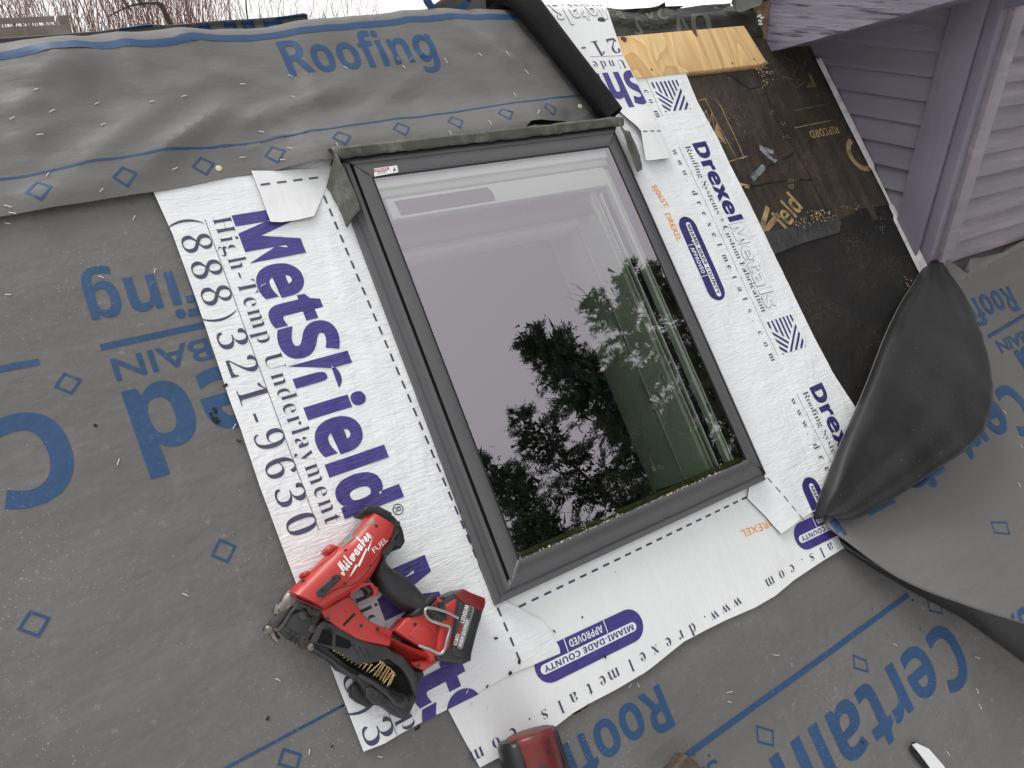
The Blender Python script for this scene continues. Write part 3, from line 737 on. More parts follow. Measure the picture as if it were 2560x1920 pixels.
clipL = [(P(904, 1877), P(1393, 1633))]
PER = Vector((.019, -.744))
capM = (P(763, 659)-P(631, 683)).length; capN = .042
e0, e1 = P(582, 547), P(863, 1299)
h0_, h1_ = P(529, 555), P(811, 1317)
n0, n1 = P(432, 562), P(722, 1350)
for k in (0, 1):
    o_ = PER*k
    cl = clipL if k else ()
    prL.append(text2d('MetShield', e0+o_, e1+o_, cap=capM, style='bold', offset=.026, clips=cl, mi=1))
    prL.append(text2d('High-Temp Underlayment', h0_+o_, h1_+o_, cap=.0345, style='serif', offset=-.016, fit='space', clips=cl, mi=2))
    prL.append(text2d('(888)321-9630', n0+o_, n1+o_, cap=.052, style='serif', offset=-.016, fit='space', clips=cl, mi=2))
    a, b = P(511, 557)+o_, P(793, 1327)+o_
    b_l = line2d(a, b, .0013, 3)
    for (c1, c2) in cl:
        e = (c2-c1); bmesh.ops.bisect_plane(b_l, geom=b_l.verts[:]+b_l.edges[:]+b_l.faces[:], plane_co=(c1.x, c1.y, 0), plane_no=(-e.y, e.x, 0), clear_inner=True)
    prL.append(b_l)
prL.append(text2d('®', P(972, 1268), d=PER, cap=.020, mi=2))
a = P(806, 500); b = P(1299, 1668); L_ = (b-a).length; dd = (b-a)/L_; k = 0
while k*.0300 < L_-.012:
    prL.append(line2d(a+dd*(k*.03), a+dd*(k*.03+.0175), .0042, 2)); k += 1
sheet('underlayment_membrane', outL, hL, [m_white, m_purple, m_ink, m_greyink, m_cut], prL, g=.02, gp=.03, edge_mi=4, thick=.0024,
      label='white membrane strip left of the skylight with large purple lettering and a phone number', cat='underlayment', group='white membrane strips around the skylight')
# patch at the upper left corner of the frame
outP = pp([(625, 440), (629, 450), (645, 490), (673, 567), (700, 568), (740, 562), (780, 553), (798, 512), (816, 468), (823, 430), (760, 434), (690, 440)])
def hPt(u, v): return .0185+.002*fbm(u, v, 9, 5) + .004*max(0, min(1, (.72-v)/.05))
prP = []; a = P(648, 475); b = P(803, 454); k = 0
dd = (b-a).normalized()
while k*.0335 < (b-a).length: prP.append(line2d(a+dd*(k*.0335), a+dd*(k*.0335+.0195), .004, 1)); k += 1
sheet('membrane_patch', outP, hPt, [m_white_flat, m_ink, m_cut], prP, g=.012, thick=.0022, edge_mi=2,
      label='white membrane patch with a dashed line at the upper left corner of the skylight', cat='membrane patch', group='white corner patches')

# ---- white membrane, bottom strip
def hB(u, v): return .0115 + .0014*fbm(u, v, 4, 21) + folds(u, v, foldsB)
foldsB = [pxfold(1535, 1400, 1740, 1600, .0035, .008), pxfold(1700, 1330, 1850, 1520, .003, .008), pxfold(1415, 1470, 1480, 1560, .0025, .008), pxfold(1900, 1330, 2000, 1430, .0025, .008), pxfold(1770, 1340, 1800, 1450, .002, .007)]
lowB = [(1194, 1917), (1232, 1897), (1275, 1875), (1330, 1846), (1385, 1813), (1425, 1782), (1466, 1758), (1535, 1722), (1605, 1681), (1620, 1670), (1702, 1604), (1755, 1576), (1808, 1550), (1880, 1519), (1930, 1490), (1977, 1451), (2050, 1402), (2112, 1365), (2165, 1335)]
outB = pp([(1105, 1750), (1116, 1775), (1150, 1840)])+pp(lowB)+[P(2120, 1180), P(1960, 1215), Vector((1.30, -.135)), Vector((.60, -.135)), P(1240, 1500)]
prB = []
a = P(1285, 1521); b = P(1862, 1243); L_ = (b-a).length; dd = (b-a)/L_; k = 0
while k*.0300 < L_-.012: prB.append(line2d(a+dd*(k*.03+.006), a+dd*(k*.03+.0225), .0042, 2)); k += 1
wb0, wb1 = P(1838, 1492), P(1178, 1872)
def www(lst, p0, p1, cap, mi, clips=(), body='www.drexelmetals.com'):
    n_ = len(body); d = (p1-p0)/(n_-1); dn = d.normalized()
    for i, ch in enumerate(body):
        c = p0+d*i
        lst.append(text2d(ch, c-dn*cap*.33, cap=cap, d=dn, style='serif', offset=-.010, clips=clips, mi=mi))
www(prB, P(1832, 1494), P(1188, 1868), .0245, 2)
dW = (P(1188, 1872)-P(1834, 1500))
www(prB, P(1916, 1443)-dW*1.0, P(1916, 1443), .0245, 2)
def county_logo(p0, d, Lg, Hg, mi_p, mi_w, clips=()):
    """rounded purple badge: a white lozenge with the county name, APPROVED below it"""
    d = Vector(d).normalized(); up = Vector((-d.y, d.x)); res = []
    M_ = lambda x, y: p0+d*x+up*y
    def capsule(x0, x1, y0, y1, mi, z, n=10, lift=0):
        r = (y1-y0)/2; pts = []
        for k in range(n+1): a = math.pi/2+math.pi*k/n; pts.append(M_(x0+r+math.cos(a)*r, (y0+y1)/2+math.sin(a)*r))
        for k in range(n+1): a = -math.pi/2+math.pi*k/n; pts.append(M_(x1-r+math.cos(a)*r, (y0+y1)/2+math.sin(a)*r))
        b_ = quad2d(pts, mi)
        for v in b_.verts: v.co.z = z
        return b_
    res.append(capsule(0, Lg, 0, Hg, mi_p, 0))
    res.append(capsule(Lg*.07, Lg*.96, Hg*.42, Hg*.70, mi_w, .0006))
    t = text2d('MIAMI-DADE COUNTY', M_(Lg*.10, Hg*.475), M_(Lg*.93, Hg*.475), cap=Hg*.175, style='bold', mi=mi_p)
    for v in t.verts: v.co.z = .0012
    res.append(t)
    for x in (.33, .70):
        b_ = line2d(M_(Lg*x, 0), M_(Lg*x, Hg*.40), Hg*.03, mi_w)
        for v in b_.verts: v.co.z = .0006
        res.append(b_)
    t = text2d('APPROVED', M_(Lg*.36, Hg*.10), M_(Lg*.67, Hg*.10), cap=Hg*.22, style='bold', mi=mi_w)
    for v in t.verts: v.co.z = .0006
    res.append(t)
    for r_ in res:
        for (c1, c2) in clips:
            e = (c2-c1); bmesh.ops.bisect_plane(r_, geom=r_.verts[:]+r_.edges[:]+r_.faces[:], plane_co=(c1.x, c1.y, 0), plane_no=(-e.y, e.x, 0), clear_inner=True)
    return res
# badge, upside down; ends measured on its long axis
bs, be = P(1596, 1548), P(1347, 1668)
dl = (be-bs).normalized(); 
prB += county_logo(bs+Vector((-dl.y, dl.x))*-.031, dl, (be-bs).length+.015, .066, 1, 0)
prB += county_logo(P(2090, 1297)+Vector((-dl.y, dl.x))*-.031-dl*.10, dl, (be-bs).length+.015, .066, 1, 0)
prB.append(text2d('DREXEL', P(1925, 1297), cap=.017, d=P(1870, 1318)-P(1925, 1297), length=.11, mi=3))
sheet('underlayment_membrane', outB, hB, [m_white_flat, m_purple, m_ink, m_orange, m_cut], prB, g=.012, gp=.02, edge_mi=4, thick=.0024,
      label='white membrane strip below the skylight with a purple badge and web address upside down', cat='underlayment', group='white membrane strips around the skylight')

# ---- white membrane, right strip
def hR(u, v): return .0165 + .0016*fbm(u, v, 5, 31) + .0009*fbm(u*1.2, v*5, 11, 13) + (.006*max(0, math.sin((u-1.3)*30))*max(0, (-.05-v)/.15) if v < -.05 else 0)
rightR = [(1701, 183), (1733, 260), (1786, 358), (1815, 419), (1859, 505), (1904, 598), (1937, 667), (2010, 817), (2067, 931), (2144, 1053), (2200, 1160)]
outR = pp([(1560, 200), (1600, 196)])+pp(rightR)+pp([(2130, 1240), (2080, 1255), (2055, 1264), (1985, 1301), (1937, 1337), (1900, 1292), (1856, 1249), (1862, 1215), (1880, 1170)])+[Vector((1.315, -.13)), Vector((1.315, .80)), Vector((1.40, .93))]
PR = Vector((.020, -.731))
prR = []
clipT = [(P(1701, 183), P(1560, 200))]   # cut at the top edge
clipTR = [(P(1904, 598), P(1701, 183))]
LOGO = [[(305,375),(360,358),(455,580),(385,535)],[(425,335),(470,318),(635,650),(655,690),(575,645)],[(540,290),(590,280),(825,770),(835,800),(755,745)],
        [(650,255),(705,242),(985,840),(980,880),(935,840)],[(762,218),(812,208),(1022,640),(1015,740)],[(870,183),(920,172),(1062,470),(1050,545)],[(975,150),(1025,138),(1100,295),(1085,365)],
        [(435,645),(965,945),(955,1005),(490,740)],[(540,855),(940,1080),(925,1140),(600,955)],[(648,1065),(915,1210),(900,1275),(695,1160)],[(752,1275),(825,1305),(775,1325)],
        [(1155,405),(1200,495),(1055,1225),(985,1250)],[(1255,610),(1298,705),(1210,1170),(1142,1195)],[(1350,820),(1398,910),(1362,1115),(1295,1140)],[(1460,1025),(1475,1080),(1438,1085)]]
def stripes_logo(off, mi=1):
    """square trademark of slanted bars"""
    return [quad2d([P(1880+x*.0844, 780+y*.0844)+off for x, y in pl], mi) for pl in LOGO]
for k in (-1, 0, 1):
    o_ = PR*k
    if k >= 0:
        prR.append(text2d('Drexel', P(1721, 368)+o_, P(1815, 563)+o_, cap=.0490, style='bold', offset=.024, mi=1))
        m0, m1 = P(1812, 569)+o_, P(1905, 778)+o_
        prR.append(text2d('Metals', m0, m1, cap=.0490, style='bold', offset=.020, mi=3))
        t = text2d('Metals', m0+(m1-m0)*.006, m1-(m1-m0)*.006, cap=.0490, style='bold', offset=.006, mi=0)
        for v in t.verts: v.co.z = .0005
        prR.append(t)
        prR.append(text2d('Roofing Systems + Custom Fabrication', P(1702, 375)+o_, P(1894, 787)+o_, cap=.0205, style='serif', offset=-.018, fit='space', mi=2))
        prR.append(line2d(P(1688, 376)+o_, P(1933, 895)+o_, .0011, 3))
        www(prR, P(1672, 388)+o_, P(1912, 896)+o_, .0190, 2)
        q0, q1 = P(1699, 550), P(1790, 757)
        up_ = (q1-q0).normalized(); up_ = Vector((-up_.y, up_.x))
        prR += county_logo(q0-up_*.029+o_, q1-q0, (q1-q0).length, .058, 1, 0)
        if k == 0: prR += stripes_logo(o_)
    else:
        prR += stripes_logo(o_+Vector((-.004, 0)))
        for ch, x, y in (('c', 1603, 239), ('o', 1614, 263), ('m', 1627, 291)):
            prR.append(text2d(ch, P(x, y)-PR*.008, cap=.019, d=PR, style='serif', offset=-.01, mi=2))
        prR.append(line2d(P(1606, 205), P(1648, 300), .0011, 3))
prR.append(text2d('5J065T', P(1619, 474), P(1652, 528), cap=.017, d=None, mi=4, offset=.008))
prR.append(text2d('DREXEL', P(1652, 543), P(1684, 612), cap=.017, d=None, mi=4, offset=.008))
a = P(1903, 1198); b = P(1990, 1301); L_ = (b-a).length; dd = (b-a)/L_; k = 0
while k*.030 < L_: prR.append(line2d(a+dd*(k*.03), a+dd*(k*.03+.0165), .0028, 2)); k += 1
for b_ in prR:
    if b_.verts and _bounds(b_)[2] < -.12:
        for c1, c2 in ((P(1937, 1335), P(2080, 1256)), (P(2080, 1256), P(2400, 1060)), (P(2144, 1053), P(1937, 667))):
            e = c2-c1; bmesh.ops.bisect_plane(b_, geom=b_.verts[:]+b_.edges[:]+b_.faces[:], plane_co=(c1.x, c1.y, 0), plane_no=(-e.y, e.x, 0), clear_inner=True)
prR = [b_ for b_ in prR if b_.verts]
sheet('underlayment_membrane', outR, hR, [m_white, m_navy, m_ink, m_greyink, m_orange, m_cut], [b_ for b_ in prR if b_], g=.02, gp=.03, edge_mi=5, thick=.0024,
      label='white membrane strip right of the skylight with navy lettering and striped squares', cat='underlayment', group='white membrane strips around the skylight')

# ---- white membrane across the head, printed the other way
def hT(u, v): return .021 + .002*fbm(u, v, 6, 41) + (.012*max(0, min(1, (.86-v)/.06)))*max(0, math.sin((u-1.3)*14))
outT = pp([(1597, 418), (1612, 418), (1635, 414), (1658, 411), (1650, 385), (1634, 342), (1607, 268), (1588, 226), (1572, 197), (1547, 150), (1536, 115), (1516, 57), (1500, 0)])+[Vector((1.50, VR+.3)), Vector((1.27, VR+.3)), P(1318, 10), P(1500, 245), P(1555, 312), P(1585, 345)]
prT = []
lT = lambda body, x0, y0, x1, y1, cap, **kw: prT.append(text2d(body, P(x0, y0), P(x1, y1), cap=cap, **kw))
lT('21-', 1524, 107, 1438, 122, .045, style='serif', offset=-.012, fit='space', mi=2, clips=clipTR[:0])
lT('Under', 1548, 162, 1450, 168, .026, style='serif', offset=-.012, fit='space', mi=2)
prT.append(line2d(P(1465, 155), P(1549, 152), .0012, 3))
lT('Shield', 1578, 190, 1350, 212, .098, style='bold', offset=.018, mi=1)
prT.append(text2d('Metals', P(1508, 8), P(1365, 24), cap=.065, style='bold', offset=.016, mi=3))
t = text2d('Metals', P(1506.5, 8.2), P(1366.5, 23.8), cap=.065, style='bold', offset=-.002, mi=0)
for v in t.verts: v.co.z = .0005
prT.append(t)
a = P(1572, 349); b = P(1640, 341); dd = (b-a).normalized(); k = 0
while k*.026 < (b-a).length: prT.append(line2d(a+dd*(k*.026), a+dd*(k*.026+.015), .003, 2)); k += 1
# keep the lettering on the sheet
for b_ in prT:
    c1, c2 = P(1318, 10), P(1545, 302)
    e = c2-c1; bmesh.ops.bisect_plane(b_, geom=b_.verts[:]+b_.edges[:]+b_.faces[:], plane_co=(c1.x, c1.y, 0), plane_no=(-e.y, e.x, 0), clear_inner=True)
prT = [b_ for b_ in prT if b_.verts]
outTR = [(1500, 0), (1516, 57), (1536, 115), (1549, 155), (1565, 191), (1607, 265)]
for b_ in prT:
    for (x0, y0), (x1, y1) in (((1500, 0), (1547, 150)), ((1547, 150), (1607, 268))):
        c1, c2 = P(x0, y0), P(x1, y1)
        if (x0 == 1500) and _bounds(b_)[2] < P(1549, 155).y-.03: continue
        if (x0 == 1547) and _bounds(b_)[3] > P(1549, 155).y+.02: continue
        e = c2-c1; bmesh.ops.bisect_plane(b_, geom=b_.verts[:]+b_.edges[:]+b_.faces[:], plane_co=(c1.x, c1.y, 0), plane_no=(e.y, -e.x, 0), clear_outer=True) if False else bmesh.ops.bisect_plane(b_, geom=b_.verts[:]+b_.edges[:]+b_.faces[:], plane_co=(c1.x-.002, c1.y, 0), plane_no=(-e.y, e.x, 0), clear_outer=True)
sheet('underlayment_membrane', outT, hT, [m_white_flat, m_purple, m_ink, m_greyink, m_cut], [b_ for b_ in prT if b_.verts], g=.015, gp=.02, edge_mi=4, thick=.0024,
      label='white membrane strip running over the ridge between the rolled felt and the plywood', cat='underlayment', group='white membrane strips around the skylight')

# ---- old dark underlayment, right
def hD(u, v):
    return .003+.004*(1+fbm(u, v, 6, 51))*.6 + folds(u, v, foldsD)
foldsD = [pxfold(1840, 690/2+100, 2030, 690/2+95, .006, .008), pxfold(1880, 240, 1980, 205, .006, .006), pxfold(1800, 180, 1870, 225, .006, .005), pxfold(1840, 470, 2030, 450, .007, .006), pxfold(1850, 440, 1985, 385, .006, .006),
          pxfold(1925, 290, 2060, 520, .004, .01), pxfold(1985, 275, 2078, 255, .003, .005), pxfold(2120, 420, 2190, 560, .008, .012)]
outD = pp([(1680, 195), (1720, 130), (2020, 80), (2060, 100), (2110, 200), (2170, 330), (2215, 480), (2235, 545), (2150, 560), (2060, 575), (1985, 600), (1900, 625), (1840, 600), (1760, 420)])
prD = []
prD.append(text2d('RIPCORD', P(2086, 318), P(2018, 330), cap=.026, style='bold', mi=1, offset=-.01))
prD.append(line2d(P(1984, 322), P(2073, 305), .0022, 1)); prD.append(line2d(P(1980, 280), P(2071, 262), .0022, 2))
def arc2d(c, r, a0, a1, w, mi, n=16, sy=1.0):
    bm = bmesh.new(); prev = None
    for k in range(n+1):
        a = math.radians(a0+(a1-a0)*k/n); i_ = bm.verts.new((c[0]+math.cos(a)*(r-w/2), c[1]+math.sin(a)*(r-w/2)*sy, 0)); o_ = bm.verts.new((c[0]+math.cos(a)*(r+w/2), c[1]+math.sin(a)*(r+w/2)*sy, 0))
        if prev: bm.faces.new((prev[0], prev[1], o_, i_)).material_index = mi
        prev = (i_, o_)
    return bm
cc = P(2148, 388); prD.append(arc2d(cc, .052, 105, 285, .019, 1))
prD.append(line2d(cc+Vector((.012, -.058)), cc+Vector((.018, -.03)), .016, 1))
prD.append(text2d('ield', P(1962, 580), cap=.062, d=P(2024, 494)-P(1962, 580), style='bold', length=.125, mi=1, offset=.004))
prD += [line2d(P(1898, 592), P(1942, 540), .017, 1), line2d(P(1900, 572), P(1915, 520), .016, 1), line2d(P(1905, 585), P(1935, 592), .014, 1), line2d(P(1842, 462), P(1868, 472), .012, 1)]
prD += [polyl2d(pp(l_), w_, 4) for l_, w_ in (([(1850, 470), (1893, 468), (1950, 455), (2026, 454)], .004), ([(1872, 445), (1905, 425), (1950, 405), (1985, 381)], .003), ([(1908, 225), (1935, 300), (1985, 378), (2020, 450), (2065, 532)], .0028), ([(1798, 182), (1840, 205), (1870, 226), (1925, 214)], .003))]
prD += [line2d(P(1898, 372), P(1934, 410), .016, 3), line2d(P(1896, 370), P(1930, 384), .014, 3), line2d(P(1876, 450), P(1905, 420), .018, 3)]
prD.append(text2d('®', P(1975, 478), cap=.026, d=P(2000, 455)-P(1980, 480), mi=1))
prD += [polyl2d(pp([(1760, 250), (1795, 320), (1840, 400), (1857, 397), (1800, 270), (1785, 250)]), .0030, 1), line2d(P(1808, 410), P(1865, 393), .003, 1), line2d(P(1730, 258), P(1762, 250), .003, 1)]
prD.append(quad2d(pp([(1788, 310), (1812, 360), (1780, 338)]), 1))
prD += [polyl2d(pp([(1742, 270), (1752, 300), (1762, 278), (1770, 312), (1776, 285), (1782, 322)]), .0022, 1), polyl2d(pp([(1770, 340), (1792, 352), (1813, 362)]), .0025, 1)]
prD += [polyl2d(pp([(1952, 195), (1990, 205), (2005, 190), (2010, 205), (1990, 222), (1965, 210)]), .0022, 2), polyl2d(pp([(1975, 160), (1985, 185), (1995, 165), (2003, 182), (2012, 150)]), .0022, 2),
        quad2d(pp([(2018, 180), (2040, 220), (2012, 222), (2022, 205)]), 2), polyl2d(pp([(1950, 140), (1985, 160), (2000, 205)]), .0018, 2)]
sheet('old_underlayment', outD, hD, [m_under, m_tan, m_tan2, m_greyp, m_cut], prD, g=.012, gp=.012, thick=.002,
      label='old torn brown-black underlayment with tan lettering beside the dormer', cat='underlayment', group='old dark roof sheets')
def hK(u, v): return .005+.003*(1+fbm(u, v, 7, 61))*.6
outK = pp([(1905, 560+36), (1990, 590), (2080, 562), (2150, 525), (2215, 515), (2240, 545), (2310, 690), (2340, 760), (2330, 900), (2300, 1200), (2150, 1250), (2100, 1060), (2000, 840), (1900, 620)])
sheet('old_underlayment', outK, hK, m_blackfelt, (), g=.014, thick=.002,
      label='bare black old felt with tan grit between the right strip and the curled sheet', cat='underlayment', group='old dark roof sheets')
outTp = pp([(1892, 585), (1960, 575), (2030, 556), (2085, 538), (2096, 560), (2092, 585), (2000, 612), (1930, 640), (1900, 640)])
sheet('tape_strip', outTp, lambda u, v: .011+.0015*fbm(u, v, 20, 5), m_tape, (), g=.01, thick=.002, label='crinkled black tape strip across the old felt, ending under the white strip', cat='tape')

# ---- plywood
plo = [(1535, 92), (1860, 64), (1915, 153), (1903, 160), (1700, 183), (1660, 187), (1640, 190), (1572, 198)]
bm = poly_bm(pp(plo, .020), .006, .020, bevel=.0012); 
plyb = link_bm('plywood_board', bm, m_ply, smooth=30, label='pale plywood board with swirling grain and dark knots below the ridge', cat='plywood board')
for (x, y, rx, ry) in ((1737, 80, 7, 14), (1560, 98, 9, 8)):
    bm = bmesh.new(); c = P(x, y, .0206); ring = [(c.x+math.cos(a)*rx*.0011*(1+.2*math.sin(3*a)), c.y+math.sin(a)*ry*.0011) for a in [k*.45 for k in range(14)]]
    add_poly(bm, ring, .0200, .0207); link_bm('knot', bm, m_knot, plyb, smooth=False)
for (x, y) in ((1629, 174), (1831, 158), (1885, 148), (1535+3, 101)):
    bm = bmesh.new(); c = P(x, y, .0206); add_poly(bm, [(c.x+math.cos(a)*.003, c.y+math.sin(a)*.004) for a in [k*1.05 for k in range(6)]], .0200, .0208); link_bm('nail_hole', bm, m_knot, plyb, smooth=False)
bm = poly_bm(pp([(1572, 199), (1640, 191), (1702, 184), (1905, 161), (1916, 154), (1918, 160), (1905, 170), (1702, 193), (1640, 197)], .006), .0035, .0095)
link_bm('board_edge', bm, m_plyedge, plyb, smooth=False)

# ---- black ridge membrane with olive letters, metal edges
def hBk(u, v): return .010 + .008*fbm(u*1.4, v, 6, 71) + .010*math.exp(-((v-1.135)/.02)**2)
outBk = pp([(1505, 128), (1860, 98), (1912, 92)])+[Vector((2.15, 1.17)), Vector((2.15, 1.25)), Vector((1.45, 1.22)), Vector((1.45, 1.13))]
prBk = []
prBk.append(text2d('OV', P(1755, 40)+Vector((0, .0)), cap=.075, d=(-1, -.05), style='bold', length=.16, mi=1))
prBk.append(text2d('S', P(1600, 58), cap=.05, d=(-1, .3), style='bold', mi=1)); prBk.append(text2d('24', P(1650, 25), cap=.05, d=(-1, .1), style='bold', mi=1)); prBk.append(text2d('R-', P(1545, 30), cap=.04, d=(-1, .1), style='bold', mi=1))
sheet('ridge_membrane', outBk, hBk, [m_blackmem, m_olivep], prBk, g=.012, gp=.012, thick=.003,
      label='black membrane with olive letters wrapped over the ridge behind the plywood', cat='ridge membrane')

# ================================================================ curled sheet, lower right
sil = [(2046, 1298, .028), (2067, 1244, .050), (2110, 1130, .066), (2144, 1053, .074), (2189, 947, .080), (2230, 838, .074), (2270, 752, .060), (2303, 699, .045), (2331, 645, .030)]
edg = [(2067, 1286, .045), (2152, 1291, .075), (2352, 1167, .125), (2447, 1090, .140), (2477, 1000, .140), (2461, 880, .120), (2415, 755, .090), (2370, 685, .060), (2345, 642, .035)]
botc = [(2075, 1345, .032), (2120, 1374, .042), (2250, 1446, .070), (2410, 1512, .100), (2560, 1560, .125), (2820, 1640, .15), (3100, 1730, .15)]
topc = [(2350, 690, .012), (2380, 680, .014), (2430, 668, .016), (2490, 645, .020), (2560, 600, .022), (2800, 560, .022), (3100, 480, .02)]
rows = []
for i in range(9):
    s = Vector(P3(*sil[i])); e = Vector(P3(*edg[i]))
    f = (sil[i][1]-645)/(1298-645.0)
    mid = (s+e)/2; bulge = (e-s).length*.03
    r = [e, e.lerp(s, .33)+Vector((0, 0, bulge)), e.lerp(s, .72)+Vector((0, 0, bulge*.95)), s+Vector((.004, 0, .012*min(1, (e-s).length/.1)))]
    und = Vector((s.x+.004, s.y, max(.010, s.z-.028)))
    r.append(und)
    for j in range(7):
        t3 = Vector(P3(*topc[j])); b3 = Vector(P3(*botc[j]))
        q = t3.lerp(b3, f); q.z = topc[j][2]+(botc[j][2]-topc[j][2])*f**2.2
        if j == 0: q = Vector((und.x+.03, und.y-.01*f, (und.z+.011)/2 if f < .9 else und.z))
        if j == 1: q = Vector((und.x*.6+(q.x)*.4, und.y*.6+q.y*.4, q.z))
        r.append(q)
    rows.append(r)
def catmull(p0, p1, p2, p3, t): return .5*((2*p1)+(p2-p0)*t+(2*p0-5*p1+4*p2-p3)*t*t+(3*p1-p0-3*p2+p3)*t**3)
def refine(line, n):
    out_ = []
    for i in range(len(line)-1):
        for k in range(n): out_.append(catmull(line[max(i-1, 0)], line[i], line[i+1], line[min(i+2, len(line)-1)], k/n))
    out_.append(line[-1]); return out_
fine = [refine(r, 6) for r in rows]
cols = [refine([fr[j] for fr in fine], 6) for j in range(len(fine[0]))]      # cols[j][i]
nflap = 3*6+2
foldsG = [pxfold(2420, 1300, 2520, 1130, .008, .03), pxfold(2200, 1400, 2400, 1380, .006, .03), pxfold(2480, 1180, 2560, 1100, .008, .02), pxfold(2440, 720, 2560, 660, .007, .02), pxfold(2470, 1050, 2560, 1010, .006, .02)]
gb = bmesh.new()
G = [[None]*len(cols[0]) for _ in cols]
for j, c in enumerate(cols):
    for i, p in enumerate(c):
        q = Vector(p)
        if j > 5*6: q.z += .004*fbm(q.x, q.y, 4, 81) + folds(q.x, q.y, foldsG)
        elif j < 18:
            f_ = i/len(c); q.z += (.0045*abs(math.sin(j*.62+f_*1.4))*max(0, 1-j/22) + .0055*fbm(q.x*3.0, q.y*.8, 6, 33) + .0020*fbm(q.x*2.0, q.y*.6, 26, 5))*min(1, i/6, (len(c)-1-i)/6)
        q.z = max(q.z, .0085)
        G[j][i] = gb.verts.new(q)
mainf = []
for j in range(len(cols)-1):
    for i in range(len(cols[0])-1):
        f = gb.faces.new((G[j][i], G[j][i+1], G[j+1][i+1], G[j+1][i]))
        f.material_index = 0
        if j >= 6*4+1: mainf.append(f)
        if j < nflap+3: f.material_index = 2
gb.normal_update()
if sum(f.normal.z for f in mainf) < 0: bmesh.ops.reverse_faces(gb, faces=gb.faces[:])
bv = bmesh.new()
for f in mainf:
    vv = [bv.verts.new(v.co) for v in f.verts]; bv.faces.new(vv)
tree = BVHTree.FromBMesh(bv); bv.free()
def drape(bm, g=.02, off=.0012, tree_=None, zt=1.0, fallback=None):
    grid_cut(bm, g); tr = tree_ or tree; bad = []
    for v in bm.verts:
        hit = tr.ray_cast(Vector((v.co.x, v.co.y, zt)), Vector((0, 0, -1)))
        if hit[0] is None:
            bad.append(v)
            continue
        v.co = Vector((v.co.x, v.co.y, hit[0].z+off+v.co.z))
    if bad: bmesh.ops.delete(bm, geom=bad, context='VERTS')
    return bm
prG = []
dG = (P(2422, 762)-P(2501, 728)).normalized(); dG = Vector((-1, .02)).normalized()
prG.append(text2d('Roofing', P(2505, 722), cap=.0875, d=dG, style='bold', length=.385))
prG.append(line2d(P(2451, 849), P(2700, 705), .0115))
prG.append(text2d('SAINT-GOBAIN', back(P(2466, 862), dG, .52), cap=.040, d=dG, length=.52, offset=.012))
prG.append(text2d('CertainTeed', back(P(2508, 888), dG, 1.16), cap=.155, d=dG, style='bold', length=1.16, offset=.004))
prG.append(text2d('CertainTeed', P(2500, 965), cap=.155, d=dG, style='bold', length=1.16, offset=.004))
prG.append(text2d('SAINT-GOBAIN', P(2640, 1400), cap=.075, d=(-1, .05), style='bold', length=.6))
prG += [dpx(2455, 1325, ((-20, -13), (14, -12), (17, 16), (-16, 13)), .0036, .03), dpx(2562, 1226, ((-18, -14), (16, -6), (15, 18), (-14, 12)), .0036, .03)]
prG.append(quad2d(pp([(2266, 1222), (2345, 1165), (2352, 1178), (2285, 1224)], .03)))
prG.append(quad2d(pp([(2400, 1125), (2420, 1108), (2423, 1118), (2405, 1130)], .03)))
prG.append(quad2d(pp([(2046, 1300), (2080, 1292), (2105, 1338), (2082, 1344)], .03)))
for b_ in prG:
    drape(b_, .015); merge(gb, b_)
o = link_bm('roofing_felt', gb, [m_felt_new, m_blue_new, m_feltback], smooth=60, label='grey felt sheet at the right with its corner curled over showing a black back', cat='roofing felt', group='grey felt sheets on the roof')
md = o.modifiers.new('thickness', 'SOLIDIFY'); md.thickness = .0022; md.offset = -1
# its lower edge turns back under itself and shows the black side
lowc = [(2118, 1378, .008), (2200, 1432, .008), (2320, 1500, .008), (2405, 1545, .008), (2470, 1590, .008), (2560, 1655, .008), (2820, 1850, .008)]
upc = [(2110, 1369, .041), (2185, 1414, .055), (2310, 1474, .080), (2410, 1513, .099), (2480, 1538, .110), (2562, 1562, .122), (2822, 1642, .147)]
bm = bmesh.new(); A_ = refine([P3(*c) for c in upc], 5); B_ = refine([P3(*c) for c in lowc], 5); R_ = []
for p_, q_ in zip(A_, B_):
    inn = Vector((0, 1, 0)); gap = (p_-q_).length
    R_.append([bm.verts.new(ridge(*w_)) for w_ in (p_+Vector((0, .004, -.0015)), p_.lerp(q_, .08)+inn*gap*.22, p_.lerp(q_, .35)+inn*gap*.50, p_.lerp(q_, .7)+inn*gap*.40, q_)])
for a, b in zip(R_, R_[1:]):
    for k in range(4): bm.faces.new((a[k], b[k], b[k+1], a[k+1]))
oh = link_bm('turned_under_hem', bm, m_feltback, o, smooth=60); md = oh.modifiers.new('thickness', 'SOLIDIFY'); md.thickness = .002
# ragged upper lip of the same sheet where it laps the dormer: a small turned-up frill
bm = bmesh.new(); cr_ = [(2343, 640, .03), (2385, 660, .055), (2420, 682, .035), (2424, 650, .05), (2440, 645, .045), (2470, 640, .05), (2510, 628, .04), (2560, 600, .045), (2640, 570, .04)]
a_ = refine([P3(*c) for c in cr_], 5)
up_ = [p+Vector((-.004, -.02, -.03)) for p in a_]
lo_ = [Vector((p.x+.01, p.y-.055, .015)) for p in a_]
R_ = [[bm.verts.new(p) for p in L_] for L_ in (a_, up_, lo_)]
for r0_, r1_ in zip(R_, R_[1:]):
    for k in range(len(a_)-1): bm.faces.new((r0_[k], r0_[k+1], r1_[k+1], r1_[k]))
oo = link_bm('turned_up_lip', bm, m_felt_new, o, smooth=60)
md = oo.modifiers.new('thickness', 'SOLIDIFY'); md.thickness = .002

